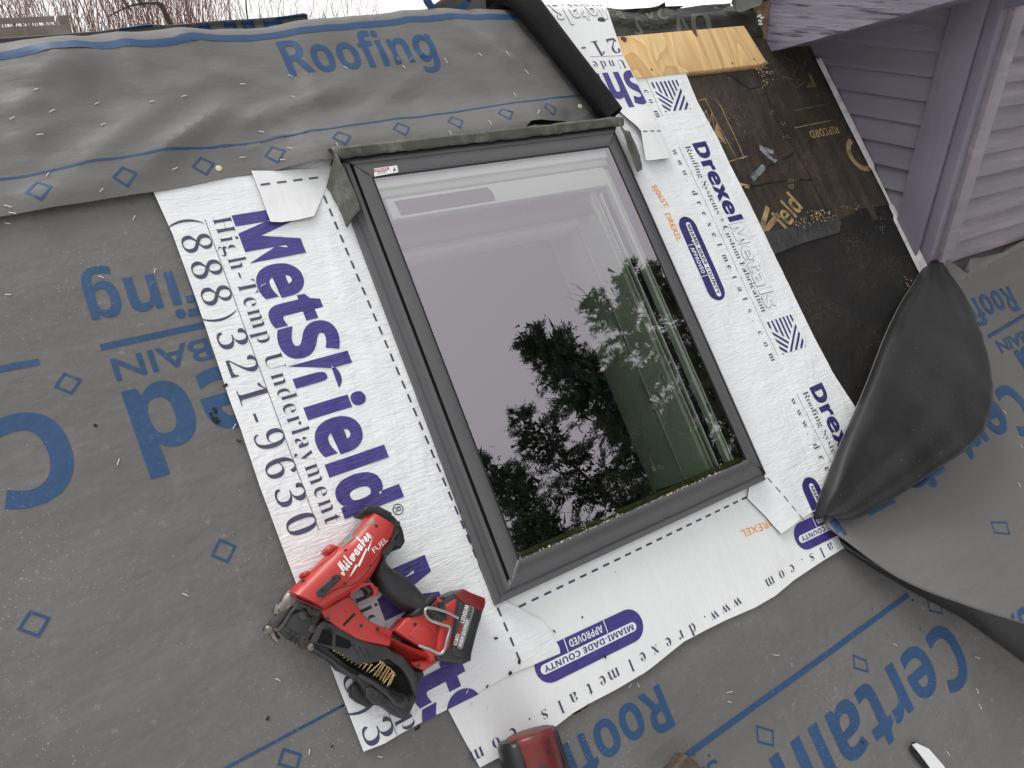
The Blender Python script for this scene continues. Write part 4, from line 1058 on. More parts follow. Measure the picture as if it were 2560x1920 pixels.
# ================================================================ SKYLIGHT
sk = empty('skylight', ((GU0+GU1)/2, (GV0+GV1)/2, .0), label='roof window in a dark grey metal frame reflecting trees and sky', cat='skylight')
def rect(o): # offsets (left, right, bottom, top)
    l, r, b, t = o
    return [(GU0-l, GV0-b), (GU1+r, GV0-b), (GU1+r, GV1+t), (GU0-l, GV1+t)]
profS = [(.000, .050), (.000, .0585), (.006, .0600), (.028, .0605), (.031, .0590), (.032, .0500), (.036, .0500), (.037, .0560), (.044, .0530), (.050, .0430), (.052, .030), (.062, .026), (.062, .003)]
profB = [(.000, .050), (.000, .0585), (.004, .0600), (.014, .0610), (.028, .0565), (.038, .0480), (.044, .0455), (.045, .0400), (.049, .0395), (.051, .0330), (.060, .0270), (.0625, .025), (.0625, .003)]
profT = [(.000, .050), (.000, .0585), (.006, .0602), (.030, .0600), (.036, .0570), (.040, .0575), (.050, .0560), (.058, .050), (.062, .040), (.062, .003)]
def side(i, prof):
    bm = bmesh.new(); A = []; B = []
    # interpolate profile samples so that neighbouring sides mitre on the same offsets
    for off, h in prof:
        k = [(.0, .0)]*4
        rc = rect((off, off, off, off))
        A.append(bm.verts.new((*rc[i], h))); B.append(bm.verts.new((*rc[(i+1) % 4], h)))
    for k in range(len(prof)-1): bm.faces.new((A[k], B[k], B[k+1], A[k+1]))
    bmesh.ops.recalc_face_normals(bm, faces=bm.faces[:])
    if bm.faces[2].normal.z < 0: bmesh.ops.reverse_faces(bm, faces=bm.faces[:])
    for f in bm.faces:
        c = f.calc_center_median()
    return bm
for i, (prof, nm) in enumerate(((profB, 'sash_bottom'), (profS, 'sash_side'), (profT, 'sash_top'), (profS, 'sash_side'))):
    bm = side(i, prof)
    if prof is profS:
        bm.faces.ensure_lookup_table()
        for k in (4, 5, 6): bm.faces[k].material_index = 1
    o = link_bm({'sash_bottom': 'bottom_rail', 'sash_side': 'side_rail', 'sash_top': 'top_rail'}[nm], bm, [m_clad, m_black], sk, smooth=30)
# gasket line round the pane
bm = bmesh.new()
for i in range(4):
    rc0 = rect((.001,)*4); rc1 = rect((-.0030,)*4)
    v4 = [bm.verts.new((*rc0[i], .0592)), bm.verts.new((*rc0[(i+1) % 4], .0592)), bm.verts.new((*rc1[(i+1) % 4], .0589)), bm.verts.new((*rc1[i], .0589))]
    if i != 0: bm.faces.new(v4)
link_bm('gasket', bm, m_black, sk, smooth=False)
bm = bmesh.new(); g_ = rect((.0,)*4)
bm.faces.new([bm.verts.new((*p, HG)) for p in g_])
pane = link_bm('glass_pane', bm, m_glass, sk, smooth=False)
# worn mitre caps at the lower corners and a screw notch
bm = bmesh.new()
a = Vector((GU0-.001, GV0-.001, .0600)); b = Vector((GU0-.040, GV0-.040, .050))
add_tube(bm, [a, a.lerp(b, .6)+Vector((0, 0, .003)), b], [.0035, .0045, .004], 6)
link_bm('mitre_cap', bm, m_clad_lt, sk)
for a, b in ((Vector((GU1+.004, GV0-.006, .0618)), Vector((GU1+.044, GV0-.042, .0475))), (Vector((GU0-.006, GV1+.005, .0618)), Vector((GU0-.044, GV1+.048, .0580))), (Vector((GU1+.006, GV1+.005, .0618)), Vector((GU1+.044, GV1+.048, .0580)))):
    bm = bmesh.new(); add_tube(bm, [a, b], .0009, 5); link_bm('mitre_seam', bm, m_black, sk)
bm = bmesh.new(); add_tube(bm, [Vector((GU0-.055, GV0-.0565, .0290)), Vector((GU0-.0615, GV0-.062, .003))], .0009, 5); link_bm('corner_seam', bm, m_clad_lt, sk)
# grit along the bottom edge of the pane
bm = bmesh.new(); random.seed(3)
for k in range(150):
    u_ = GU0+.01+random.random()**.7*.55; s = random.uniform(.0003, .0012)*(2.2 if random.random() < .05 else 1)
    add_box(bm, (u_, GV0+random.uniform(-.0015, .002), .0600), (s*2.2, s, s), Matrix.Rotation(random.random()*3, 3, 'Z'))
link_bm('grit', bm, m_crumb, sk, smooth=False, kind='stuff')
# sticker
s0 = P(936, 441, .061); s1 = P(996, 430, .061); s2 = P(993, 413, .061); s3 = P(935, 421, .061)
bm = poly_bm([s0, s1, s2, s3], .0602, .0606)
st = link_bm('warning_sticker', bm, m_wht, sk, smooth=False)
prs = bmesh.new()
def sub(p, q, t): return p+(q-p)*t
b_ = quad2d([sub(s3, s0, .08), sub(s3, s0, .48), sub(sub(s3, s2, .63), sub(s0, s1, .63), .48), sub(sub(s3, s2, .63), sub(s0, s1, .63), .08)], 0)
for v in b_.verts: v.co.z = .0608
merge(prs, b_)
b_ = text2d('DANGER', sub(sub(s3, s2, .04), sub(s0, s1, .04), .43), sub(sub(s3, s2, .60), sub(s0, s1, .60), .43), cap=.0075, style='bold', mi=1)
for v in b_.verts: v.co.z = .0610
merge(prs, b_)
for t_ in (.64, .84):
    b_ = text2d('KEEP OFF GLASS' if t_ < .7 else 'RISK OF FALL', sub(sub(s3, s2, .15), sub(s0, s1, .15), t_), sub(sub(s3, s2, .52), sub(s0, s1, .52), t_), cap=.0028, mi=2)
    for v in b_.verts: v.co.z = .0608
    merge(prs, b_)
fig = polyl2d([sub(sub(s3, s2, .86), sub(s0, s1, .86), t_)+Vector((dx_, 0)) for t_, dx_ in ((.25, 0), (.55, .001), (.8, -.003))], .0018, 2)
merge(fig, polyl2d([sub(sub(s3, s2, .80), sub(s0, s1, .80), .55), sub(sub(s3, s2, .86), sub(s0, s1, .86), .5), sub(sub(s3, s2, .93), sub(s0, s1, .93), .8)], .0016, 2))
for v in fig.verts: v.co.z = .0608
merge(prs, fig)
link_bm('sticker_print', prs, [m_redink, m_wht, m_blkink], st, smooth=False)

# inside the window: upper rail, vent flap, guide rails, light shaft, room with its darkness painted black
zi = HG
def slab(name, u0, u1, v0, v1, z0, z1, m, parent=sk, **kw):
    bm = bmesh.new(); add_box(bm, ((u0+u1)/2, (v0+v1)/2, (z0+z1)/2), (u1-u0, v1-v0, z1-z0), bev=min(.0015, (z1-z0)*.2)); return link_bm(name, bm, m, parent, smooth=30, **kw)
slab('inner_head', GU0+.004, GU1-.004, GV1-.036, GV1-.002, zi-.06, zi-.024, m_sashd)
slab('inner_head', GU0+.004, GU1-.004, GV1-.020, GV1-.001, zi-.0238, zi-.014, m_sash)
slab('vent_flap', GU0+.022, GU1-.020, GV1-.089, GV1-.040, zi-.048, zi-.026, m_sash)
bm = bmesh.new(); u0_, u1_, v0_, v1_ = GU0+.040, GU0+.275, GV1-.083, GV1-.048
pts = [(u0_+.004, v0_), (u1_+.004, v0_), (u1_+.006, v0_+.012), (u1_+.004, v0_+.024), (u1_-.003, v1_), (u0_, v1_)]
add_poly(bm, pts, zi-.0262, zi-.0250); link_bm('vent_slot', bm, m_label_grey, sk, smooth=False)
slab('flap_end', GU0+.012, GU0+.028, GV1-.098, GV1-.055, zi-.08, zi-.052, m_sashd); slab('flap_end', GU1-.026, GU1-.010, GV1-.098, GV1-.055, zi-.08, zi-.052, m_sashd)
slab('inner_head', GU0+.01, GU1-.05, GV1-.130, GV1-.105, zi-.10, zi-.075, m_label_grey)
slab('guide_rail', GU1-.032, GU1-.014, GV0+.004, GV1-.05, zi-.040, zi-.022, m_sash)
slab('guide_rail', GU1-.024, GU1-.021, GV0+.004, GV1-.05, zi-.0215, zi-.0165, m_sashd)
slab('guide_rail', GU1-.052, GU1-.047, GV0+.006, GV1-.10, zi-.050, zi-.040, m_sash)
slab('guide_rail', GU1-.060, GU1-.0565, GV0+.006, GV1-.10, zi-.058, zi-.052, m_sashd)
slab('catch', GU1-.026, GU1-.018, GV0+.135, GV0+.155, zi-.021, zi-.0195, m_black)
slab('shaft_wall', GU1-.063, GU1-.040, GV0+.002, GV1-.02, zi-.30, zi-.066, m_shaft)
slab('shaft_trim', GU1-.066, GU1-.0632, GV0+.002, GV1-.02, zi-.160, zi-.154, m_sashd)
slab('shaft_wall', GU0+.03, GU1-.065, GV1-.13, GV1-.110, zi-.20, zi-.14, m_shaft)
slab('shaft_wall', GU0+.012, GU0+.030, GV0+.002, GV1-.02, zi-.30, zi-.066, m_shaft); slab('shaft_wall', GU0+.031, GU1-.064, GV0-.028, GV0-.012, zi-.30, zi-.066, m_shaft)  # left and bottom walls added to bounce light inside the shaft
slab('inner_sill', GU0+.002, GU1-.002, GV0+.001, GV0+.012, zi-.03, zi-.012, m_olive)
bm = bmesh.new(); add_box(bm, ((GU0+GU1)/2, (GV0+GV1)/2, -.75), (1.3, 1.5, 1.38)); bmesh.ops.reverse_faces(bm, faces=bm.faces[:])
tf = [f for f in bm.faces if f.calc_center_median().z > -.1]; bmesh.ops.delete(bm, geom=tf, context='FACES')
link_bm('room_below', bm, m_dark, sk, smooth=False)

# ---- granular flashing folded round the head of the frame
fl = empty('head_flashing', ((GU0+GU1)/2, GV1+.06, .0), label='crinkled black granular flashing wrapped round the top and upper corners of the skylight', cat='flashing')
bm = bmesh.new(); rows = []
nU = 70
for k in range(nU+1):
    u_ = GU0-.068+(GU1-GU0+.136)*k/nU
    wv = .004*fbm(u_, 0, 22, 3); w2 = .005*abs(fbm(u_, 4, 26, 9))
    pr = [(GV1+.145, .012), (GV1+.105, .016), (GV1+.082, .040+wv), (GV1+.072+wv*.5, .066+wv*.5), (GV1+.064, .073+wv*.4), (GV1+.055, .070+wv), (GV1+.050-w2, .063)]
    rows.append([bm.verts.new((u_, v_, z_)) for v_, z_ in pr])
for a, b in zip(rows, rows[1:]):
    for k in range(len(pr)-1): bm.faces.new((a[k], b[k], b[k+1], a[k+1]))
o = link_bm('head_strip', bm, m_flash, fl, smooth=50); md = o.modifiers.new('thickness', 'SOLIDIFY'); md.thickness = .003; md.offset = 0
def flap(name, cols_, lab):
    bm = bmesh.new(); rr = [refine([Vector(p) for p in c], 5) for c in cols_]
    rr = [refine([r[i] for r in rr], 5) for i in range(len(rr[0]))]
    vg = []
    for r in rr:
        row = []
        for p in r:
            q = Vector(p); q += Vector((.002, .001, .003))*fbm(q.x, q.y, 30, 4.0); row.append(bm.verts.new(q))
        vg.append(row)
    for a, b in zip(vg, vg[1:]):
        for k in range(len(a)-1): bm.faces.new((a[k], b[k], b[k+1], a[k+1]))
    o = link_bm(name, bm, m_flash, fl, smooth=50); md = o.modifiers.new('thickness', 'SOLIDIFY'); md.thickness = .003; md.offset = 0
# columns run from the ridge of the fold outward/down; rows go down the frame's left side
flap('corner_flap', [
    [P3(840, 384, .075), P3(828, 425, .045), P3(816, 470, .018)],
    [P3(862, 425, .074), P3(848, 465, .045), P3(838, 498, .022)],
    [P3(884, 478, .070), P3(868, 510, .045), P3(855, 540, .026)],
    [P3(899, 525, .064), P3(882, 545, .045), P3(868, 568, .030)]], '')
flap('corner_flap', [
    [P3(1549, 307, .075), P3(1560, 322, .070), P3(1572, 330, .045)],
    [P3(1563, 345, .073), P3(1576, 356, .066), P3(1588, 362, .040)],
    [P3(1577, 380, .070), P3(1590, 388, .062), P3(1600, 398, .036)],
    [P3(1585, 408, .066), P3(1592, 430, .055), P3(1603, 424, .030)]], '')

# ================================================================ NAIL GUN
def Ng(x, y, h=.08): return P(600+x*.28933, 1240+y*.28933, h)          # read off an enlarged crop
def N3(x, y, h=.08): q = Ng(x, y, h); return Vector((q.x, q.y, h))
def C3(x, y, h=.05): q = P(600+x*.42194, 1200+y*.42194, h); return Vector((q.x, q.y, h))
def Cg(x, y, h=.05): q = C3(x, y, h); return (q.x, q.y)
H0 = .018
ng = empty('nail_gun', (*Ng(1100, 900, .02), .017), label='red and black cordless coil nail gun lying on the white strip', cat='nail gun')
# barrel housing
bm = bmesh.new()
sec = [((410, 835), (722, 985)), ((480, 765), (800, 930)), ((585, 665), (890, 880)), ((700, 550), (975, 825)), ((800, 450), (1040, 775)), ((900, 385), (1120, 700)), ((985, 290), (1200, 560)), ((1062, 190), (1290, 420)), ((1080, 150), (1330, 305))]
pts_ = []; rad = []; fl_ = []
for (a, b) in sec:
    A_ = N3(*a, .066); B_ = N3(*b, .066); c = (A_+B_)/2; c.z = .060; pts_.append(c); r = (A_-B_).length/2; rad.append(r); fl_.append(.038/r)
# frames would tilt on uneven centres: build rings straight between the measured edge points
rings = []
seg = 36
for (a, b), r in zip(sec, rad):
    A_ = N3(*a, .060); B_ = N3(*b, .060); c = (A_+B_)/2; ax = (B_-A_)/2; ring = []
    for k in range(seg):
        th = 2*math.pi*k/seg; co_, si = math.cos(th), math.sin(th); e = .74
        ring.append(Vector(c)+ax*math.copysign(abs(co_)**e, co_)+Vector((0, 0, 1))*(math.copysign(abs(si)**e, si)*.040))
    rings.append(ring)
cr_ = [refine([r[k] for r in rings], 3) for k in range(seg)]
vg = [[bm.verts.new(p) for p in c] for c in cr_]
for k in range(seg):
    a, b = vg[k], vg[(k+1) % seg]
    for i in range(len(a)-1): bm.faces.new((a[i], b[i], b[i+1], a[i+1]))
bm.faces.new([v[0] for v in vg]); bm.faces.new([v[-1] for v in vg][::-1])
bmesh.ops.recalc_face_normals(bm, faces=bm.faces[:])
bodytree = BVHTree.FromBMesh(bm)
body = link_bm('motor_housing', bm, m_red, ng, smooth=35)
def npoly(name, pts, h0, h1, m, bev=.004, par=ng, f=Ng, **kw):
    hh = h1 if not callable(h1) else .07
    return link_bm(name, poly_bm([f(x, y, hh) for x, y in pts], h0, h1, bevel=bev), m, par, smooth=35, **kw)
def ontop(u_, v_, add=0.0, dflt=.095):
    h = bodytree.ray_cast(Vector((u_, v_, 1)), Vector((0, 0, -1)))
    return (h[0].z if h[0] else dflt)+add
# trigger guard and web joining the handle
npoly('trigger_guard', [(940, 850), (1040, 770), (1120, 745), (1195, 790), (1205, 820), (1185, 855), (1150, 860), (1160, 825), (1130, 770), (1060, 770), (1000, 800), (960, 860)], .035, .082, m_red, .004)
npoly('trigger', [(1040, 775), (1100, 755), (1160, 800), (1155, 835), (1110, 850), (1095, 810), (1050, 790)], .045, .076, m_blk, .005)
npoly('mount_lug', [(735, 478), (745, 445), (792, 410), (850, 432), (840, 470), (770, 500)], .045, .085, m_red, .006)
npoly('mount_lug', [(537, 688), (548, 655), (590, 640), (620, 660), (600, 690), (560, 710)], .045, .080, m_red, .005)
# grey grip strip, side plate
bm = poly_bm([Ng(x, y, .085) for x, y in [(852, 436), (900, 385), (980, 300), (1040, 225), (1070, 196), (1155, 208), (1145, 255), (1090, 258), (1000, 350), (905, 425), (872, 446)]], .05, lambda a, b: max(.072, ontop(a, b, .0012, .07)), bevel=.0015)
link_bm('grip_strip', bm, m_greyplastic, ng, smooth=35)
bm = poly_bm([Ng(x, y, .098) for x, y in [(655, 838), (662, 815), (800, 695), (828, 678), (864, 690), (868, 715), (850, 735), (712, 872), (692, 876), (664, 862)]], .08, .1035, bevel=.0018)
sp = link_bm('side_plate', bm, m_blk, ng, smooth=35)
for (x, y) in ((818, 716), (712, 824)):
    bm = bmesh.new(); c = N3(x, y, .104); add_tube(bm, [c-Vector((0, 0, .002)), c+Vector((0, 0, .0012))], .0055, 14); add_tube(bm, [c+Vector((0, 0, .0013)), c+Vector((0, 0, .0014))], .0026, 6, mi=1)
    link_bm('screw', bm, [m_dsteel, m_cut], sp)
# rear cap
npoly('rear_cap', [(1070, 132), (1080, 95), (1128, 63), (1215, 82), (1290, 120), (1365, 195), (1412, 270), (1428, 330), (1438, 392), (1404, 445), (1365, 440), (1340, 432), (1290, 480), (1255, 545), (1235, 540), (1250, 480), (1330, 305), (1300, 258), (1230, 195), (1150, 150), (1090, 140)], .020, .097, m_rub, .010)
for (x, y) in ((1288, 158), (1362, 238)):
    bm = bmesh.new(); c = N3(x, y, .098); add_tube(bm, [c-Vector((0, 0, .004)), c+Vector((0, 0, .001))], .0048, 12); add_tube(bm, [c+Vector((0, 0, .0011)), c+Vector((0, 0, .0012))], .0024, 6, mi=1); link_bm('screw', bm, [m_dsteel, m_cut], ng)
# handle
hs = [((1250, 470), (1185, 560)), ((1248, 570), (1138, 690)), ((1320, 640), (1185, 795)), ((1430, 700), (1280, 895)), ((1515, 785), (1365, 965)), ((1590, 880), (1455, 1010)), ((1640, 930), (1490, 1050))]
bm = bmesh.new(); rings = []
for i, (a, b) in enumerate(hs):
    A_ = N3(*a, .055); B_ = N3(*b, .055); c = (A_+B_)/2; ax = (B_-A_)/2
    rings.append([c+ax*math.cos(2*math.pi*k/24)+Vector((0, 0, 1))*(math.sin(2*math.pi*k/24)*(.031 if 0 < i < 5 else .035)) for k in range(24)])
cr_ = [refine([r[k] for r in rings], 4) for k in range(24)]; vg = [[bm.verts.new(p) for p in c] for c in cr_]
for k in range(24):
    a, b = vg[k], vg[(k+1) % 24]
    for i in range(len(a)-1): bm.faces.new((a[i], b[i], b[i+1], a[i+1]))
bm.faces.new([v[0] for v in vg]); bm.faces.new([v[-1] for v in vg][::-1]); bmesh.ops.recalc_face_normals(bm, faces=bm.faces[:])
link_bm('handle', bm, m_rub, ng, smooth=50)
# red lower arm, foot
npoly('lower_arm', [(700, 985), (940, 850), (985, 900), (1060, 1010), (1135, 1092), (1330, 1160), (1300, 1300), (1100, 1260), (1010, 1232), (870, 1150), (735, 1052)], .030, .072, m_red, .005)
npoly('arm_slot', [(885, 1112), (985, 1008), (1002, 1022), (900, 1126)], .0722, .0728, m_cut, 0)
npoly('foot', [(1340, 1162), (1430, 1060), (1470, 1040), (1600, 985), (1690, 852), (1765, 905), (1875, 892), (1862, 960), (1790, 1330), (1725, 1395), (1655, 1440), (1640, 1385), (1560, 1300), (1420, 1215)], .030, .082, m_red, .006)
npoly('foot_panel', [(1460, 1200), (1545, 1105), (1640, 1130), (1680, 1190), (1650, 1290), (1590, 1300), (1520, 1250)], .0822, .0836, m_red, .001)
npoly('foot', [(1480, 1440), (1655, 1400), (1725, 1392), (1700, 1440), (1600, 1512), (1500, 1475)], .030, .062, m_red, .006)
bm = bmesh.new(); rows = []                                  # hollow of the canister bay
for k in range(13):
    t = k/12; row = []
    for (x, y, h) in ((1175+t*490, 1160+t*215-math.sin(t*3.14)*-10, .078-.004*t), (1150+t*500, 1205+t*225, .050), (1110+t*480, 1270+t*240, .034)):
        row.append(bm.verts.new(N3(x, y, h)))
    rows.append(row)
for a, b in zip(rows, rows[1:]):
    for k in range(2): bm.faces.new((a[k], a[k+1], b[k+1], b[k]))
link_bm('canister_bay', bm, m_red, ng, smooth=60)
npoly('handle_collar', [(1470, 1035), (1555, 950), (1660, 845), (1700, 855), (1712, 885), (1640, 960), (1560, 1032), (1500, 1040)], .030, .088, m_rub, .005)
npoly('control_panel', [(1385, 1140), (1400, 1100), (1470, 1055), (1480, 1075), (1430, 1115)], .05, .080, m_blk, .002)
# battery
bt = link_bm('battery', poly_bm([Ng(x, y, .09) for x, y in [(1770, 868), (1900, 812), (1935, 800), (1990, 830), (2122, 880), (2126, 930), (2098, 1010), (2050, 1180), (2005, 1360), (1998, 1425), (1930, 1455), (1870, 1440), (1715, 1420), (1690, 1390), (1720, 1200), (1760, 1000)]], .018, .093, bevel=.007), m_blk, ng, smooth=30)
npoly('battery_window', [(1850, 850), (1935, 803), (1990, 832), (2120, 882), (2116, 960), (2085, 990), (2060, 985), (1925, 920), (1905, 900)], .0935, .0955, m_redd, .0015, par=bt)
npoly('battery_top', [(1905, 905), (1925, 925), (2040, 975), (2048, 1010), (1960, 1370), (1935, 1400), (1850, 1380), (1830, 1340), (1870, 1100)], .0925, .0965, m_blk, .0015, par=bt)
npoly('battery_seat', [(1750, 960), (1860, 890), (1875, 900), (1810, 1300), (1750, 1370), (1700, 1385)], .085, .0960, m_red, .002, par=ng)
for k in range(4):
    x0, y0 = 2095-k*36, 985+k*108
    npoly('battery_rib', [(x0-16, y0), (x0+4, y0+6), (x0-12, y0+88), (x0-36, y0+80)], .03, .088, m_rub, .003, par=bt)
npoly('battery_label', [(1965, 940), (2022, 962), (2024, 985), (1925, 1310), (1912, 1325), (1880, 1315), (1880, 1290)], .0968, .0972, m_greyplastic, 0, par=bt)
npoly('rating_badge', [(1850, 1258), (1868, 1190), (1897, 1198), (1880, 1265), (1872, 1290), (1846, 1284)], .0968, .0975, m_wht, 0, par=bt)
bm = bmesh.new()
def txt(body, a, b, cap, mi, h, style='bold', **kw):
    t = text2d(body, Ng(*a, h), Ng(*b, h), cap=cap, style=style, mi=mi, **kw)
    for v in t.verts: v.co.z = h
    merge(bm, t)
txt('RED', (1908, 1194), (1932, 1104), .0070, 1, .0978); txt('LITHIUM', (1934, 1100), (1975, 950), .0070, 0, .0978); txt('HIGH OUTPUT', (1912, 1304), (1980, 1076), .0058, 0, .0980); txt('XC6.0', (1986, 1060), (2010, 968), .0058, 2, .0980)
txt('M18', (1872, 1282), (1893, 1202), .0065, 1, .0980)
link_bm('battery_print', bm, [m_wht, m_red, m_cut], bt, smooth=False)
# seams, rivets and scuffs on the red shell
def shell_line(pts, r, m, name):
    bm = bmesh.new(); q = smooth_path([Vector((*Ng(x, y, .09), 0)) for x, y in pts], 8)
    for p_ in q: p_.z = ontop(p_.x, p_.y, .0002)
    add_tube(bm, q, r, 5); return link_bm(name, bm, m, body)
shell_line([(505, 745), (640, 640), (800, 520), (838, 470), (848, 436)], .0007, m_redd, 'shell_seam')
shell_line([(700, 880), (840, 800), (960, 770), (1060, 700), (1190, 520), (1290, 360)], .0008, m_redd, 'shell_seam')
shell_line([(425, 860), (520, 905), (620, 950), (705, 985)], .0012, m_redd, 'nose_collar')
for (x, y) in ((560, 735), (920, 470), (1180, 260), (905, 755), (1130, 600)):
    bm = bmesh.new(); q = Ng(x, y, .1); z_ = ontop(q.x, q.y, .0004); add_tube(bm, [(q.x, q.y, z_-.002), (q.x, q.y, z_)], .0030, 12); add_tube(bm, [(q.x, q.y, z_+.0001), (q.x, q.y, z_+.0002)], .0015, 6, mi=1); link_bm('screw', bm, [m_dsteel, m_cut], body)
for (x, y) in ((760, 1060), (1050, 1120), (1190, 1150), (1500, 1110), (1650, 1330), (1560, 1465)):
    bm = bmesh.new(); q = Ng(x, y, .075); z_ = .0722 if x < 1300 else (.0828 if y < 1400 else .0622); add_tube(bm, [(q.x, q.y, z_-.002), (q.x, q.y, z_+.0002)], .0034, 12); add_tube(bm, [(q.x, q.y, z_+.0003), (q.x, q.y, z_+.0004)], .0017, 6, mi=1); link_bm('screw', bm, [m_dsteel, m_cut], ng)
# lettering on the housing
def wrap(bm_, g=.006):
    grid_cut(bm_, g)
    for v in bm_.verts:
        hit = bodytree.ray_cast(Vector((v.co.x, v.co.y, 1)), Vector((0, 0, -1)))
        v.co.z = (hit[0].z if hit[0] else .09)+.0011
    return bm_
bm = bmesh.new()
merge(bm, wrap(text2d('Milwaukee', Ng(895, 690, .1), Ng(1140, 345, .1), cap=.0205, style='script', offset=.018, capref='M')))
bolt = [(945, 700), (1000, 590), (1014, 600), (1088, 450), (1100, 460), (1150, 348), (1122, 440), (1108, 482), (1092, 476), (1032, 612), (1016, 603), (960, 690)]
b_ = bmesh.new()
for tri in ((0, 1, 2, 10, 11), (2, 3, 4, 8, 9), (4, 5, 6, 7)):
    merge(b_, quad2d([Ng(*bolt[i], .1) for i in tri]))
merge(bm, wrap(b_)); merge(bm, wrap(text2d('FUEL', Ng(1160, 495, .098), Ng(1285, 385, .098), cap=.0088, style=None)))
link_bm('lettering', bm, [m_wht, m_wht], body, smooth=False)
# belt hook
bm = bmesh.new()
add_tube(bm, smooth_path([N3(1545, 1290, .094), N3(1640, 1325, .100), N3(1725, 1362, .104), N3(1765, 1330, .106), N3(1790, 1240, .108), N3(1815, 1140, .108), N3(1760, 1115, .106), N3(1660, 1080, .104), N3(1612, 1040, .104), N3(1600, 995, .104), N3(1625, 968, .104), N3(1700, 978, .104), N3(1800, 1010, .104), N3(1885, 1055, .104)], 6), .0030, 10)
link_bm('belt_hook', bm, m_wire, ng)
npoly('hook_mount', [(1630, 985), (1700, 940), (1770, 955), (1790, 1010), (1800, 1070), (1720, 1080), (1660, 1050)], .08, .100, m_blk, .005)
for (x, y) in ((1742, 942), (1698, 1058)):
    bm = bmesh.new(); c = N3(x, y, .101); add_tube(bm, [c-Vector((0, 0, .008)), c+Vector((0, 0, .004))], .0062, 10); add_tube(bm, [c+Vector((0, 0, .0041)), c+Vector((0, 0, .0042))], .003, 6, mi=1); link_bm('screw', bm, [m_dsteel, m_cut], ng)
# magazine
mag = link_bm('magazine', poly_bm([Cg(x, y, .058) for x, y in [(412, 955), (455, 870), (475, 840), (500, 824), (640, 895), (770, 958), (865, 980), (975, 1045), (1040, 1130), (1095, 1128), (1102, 1160), (1062, 1215), (1060, 1295), (1010, 1395), (975, 1420), (930, 1400), (862, 1350), (790, 1330), (735, 1255), (690, 1180), (590, 1132), (545, 1075), (430, 1012), (400, 980)]], .018, .050, bevel=.004), m_blk, ng, smooth=35)
npoly('feed_door', [(412, 960), (455, 872), (478, 842), (500, 826), (640, 893), (768, 957), (868, 980), (900, 1010), (965, 1040), (1040, 1130), (1062, 1215), (1045, 1290), (1030, 1270), (1000, 1180), (955, 1115), (880, 1062), (830, 1075), (760, 1090), (700, 1095), (640, 1060), (540, 1000)], .048, .066, m_blk, .004, par=mag, f=lambda x, y, h: Cg(x, y, h))
npoly('door_pocket', [(455, 965), (490, 885), (540, 875), (548, 905), (545, 985), (500, 975)], .0662, .0668, m_dark, 0, par=mag, f=lambda x, y, h: Cg(x, y, h))  # flat black plates paint the shade inside the door pockets
npoly('door_pocket', [(568, 915), (650, 950), (662, 985), (640, 1000), (565, 985)], .0662, .0668, m_dark, 0, par=mag, f=lambda x, y, h: Cg(x, y, h))
npoly('front_rail', [(400, 985), (430, 975), (520, 1035), (620, 1100), (700, 1160), (770, 1195), (880, 1260), (960, 1330), (1030, 1275), (1050, 1290), (1005, 1395), (960, 1412), (920, 1370), (820, 1290), (740, 1255), (690, 1180), (590, 1132), (545, 1078), (430, 1015)], .046, .060, m_blk, .004, par=mag, f=lambda x, y, h: Cg(x, y, h))
npoly('nail_bay', [(520, 1005), (560, 1008), (640, 1065), (700, 1100), (830, 1078), (945, 1110), (1000, 1190), (1010, 1260), (950, 1320), (880, 1250), (770, 1190), (700, 1150), (620, 1090)], .0502, .0508, m_dark, 0, par=mag, f=lambda x, y, h: Cg(x, y, h))  # shade of the nail cavity painted as a flat black plate
cl_ = npoly('canister', [(655, 1235), (690, 1195), (745, 1255), (860, 1345), (800, 1330), (770, 1355), (700, 1320), (662, 1290)], .018, .040, m_rub, .006, par=mag, f=lambda x, y, h: Cg(x, y, h))
npoly('cover_plate', [(745, 1232), (780, 1222), (850, 1262), (880, 1300), (872, 1345), (800, 1325), (745, 1285)], .050, .066, m_blk, .003, par=mag, f=lambda x, y, h: Cg(x, y, h))
npoly('cover_ring', [(700, 1160), (720, 1150), (800, 1190), (880, 1245), (940, 1310), (990, 1290), (1010, 1310), (970, 1360), (920, 1340), (860, 1275), (780, 1215), (705, 1175)], .050, .070, m_blk, .004, par=mag, f=lambda x, y, h: Cg(x, y, h))
for (x, y) in ((792, 1270), (860, 1316)):
    bm = bmesh.new(); c = C3(x, y, .067); add_tube(bm, [c-Vector((0, 0, .004)), c+Vector((0, 0, .0015))], .0050, 12); add_tube(bm, [c+Vector((0, 0, .0016)), c+Vector((0, 0, .0017))], .0024, 6, mi=1); link_bm('screw', bm, [m_dsteel, m_cut], mag)
coil = [((836, 1078), (762, 1145)), ((850, 1082), (785, 1168)), ((858, 1092), (805, 1172)), ((876, 1104), (822, 1192)), ((888, 1112), (838, 1202)), ((905, 1130), (842, 1215)), ((912, 1140), (860, 1245)), ((780, 1090), (745, 1143)), ((752, 1085), (722, 1128)), ((730, 1078), (700, 1115)), ((705, 1070), (680, 1100)), ((682, 1060), (655, 1085)), ((660, 1048), (632, 1072)), ((638, 1040), (610, 1056)), ((612, 1028), (588, 1042)), ((590, 1016), (566, 1028)), ((566, 1006), (543, 1014)), ((915, 1150), (880, 1225))]
for i, (a, b) in enumerate(coil):
    bm = bmesh.new(); a3 = C3(*a, .062); b3 = C3(*b, .058); dd = (b3-a3).normalized()
    add_tube(bm, [a3, a3+dd*.0012], .0042, 10); add_tube(bm, [a3+dd*.0012, b3-dd*.005, b3], [.0014, .0014, .0002], 8)
    link_bm('nail', bm, m_brass, mag)
bm = bmesh.new()
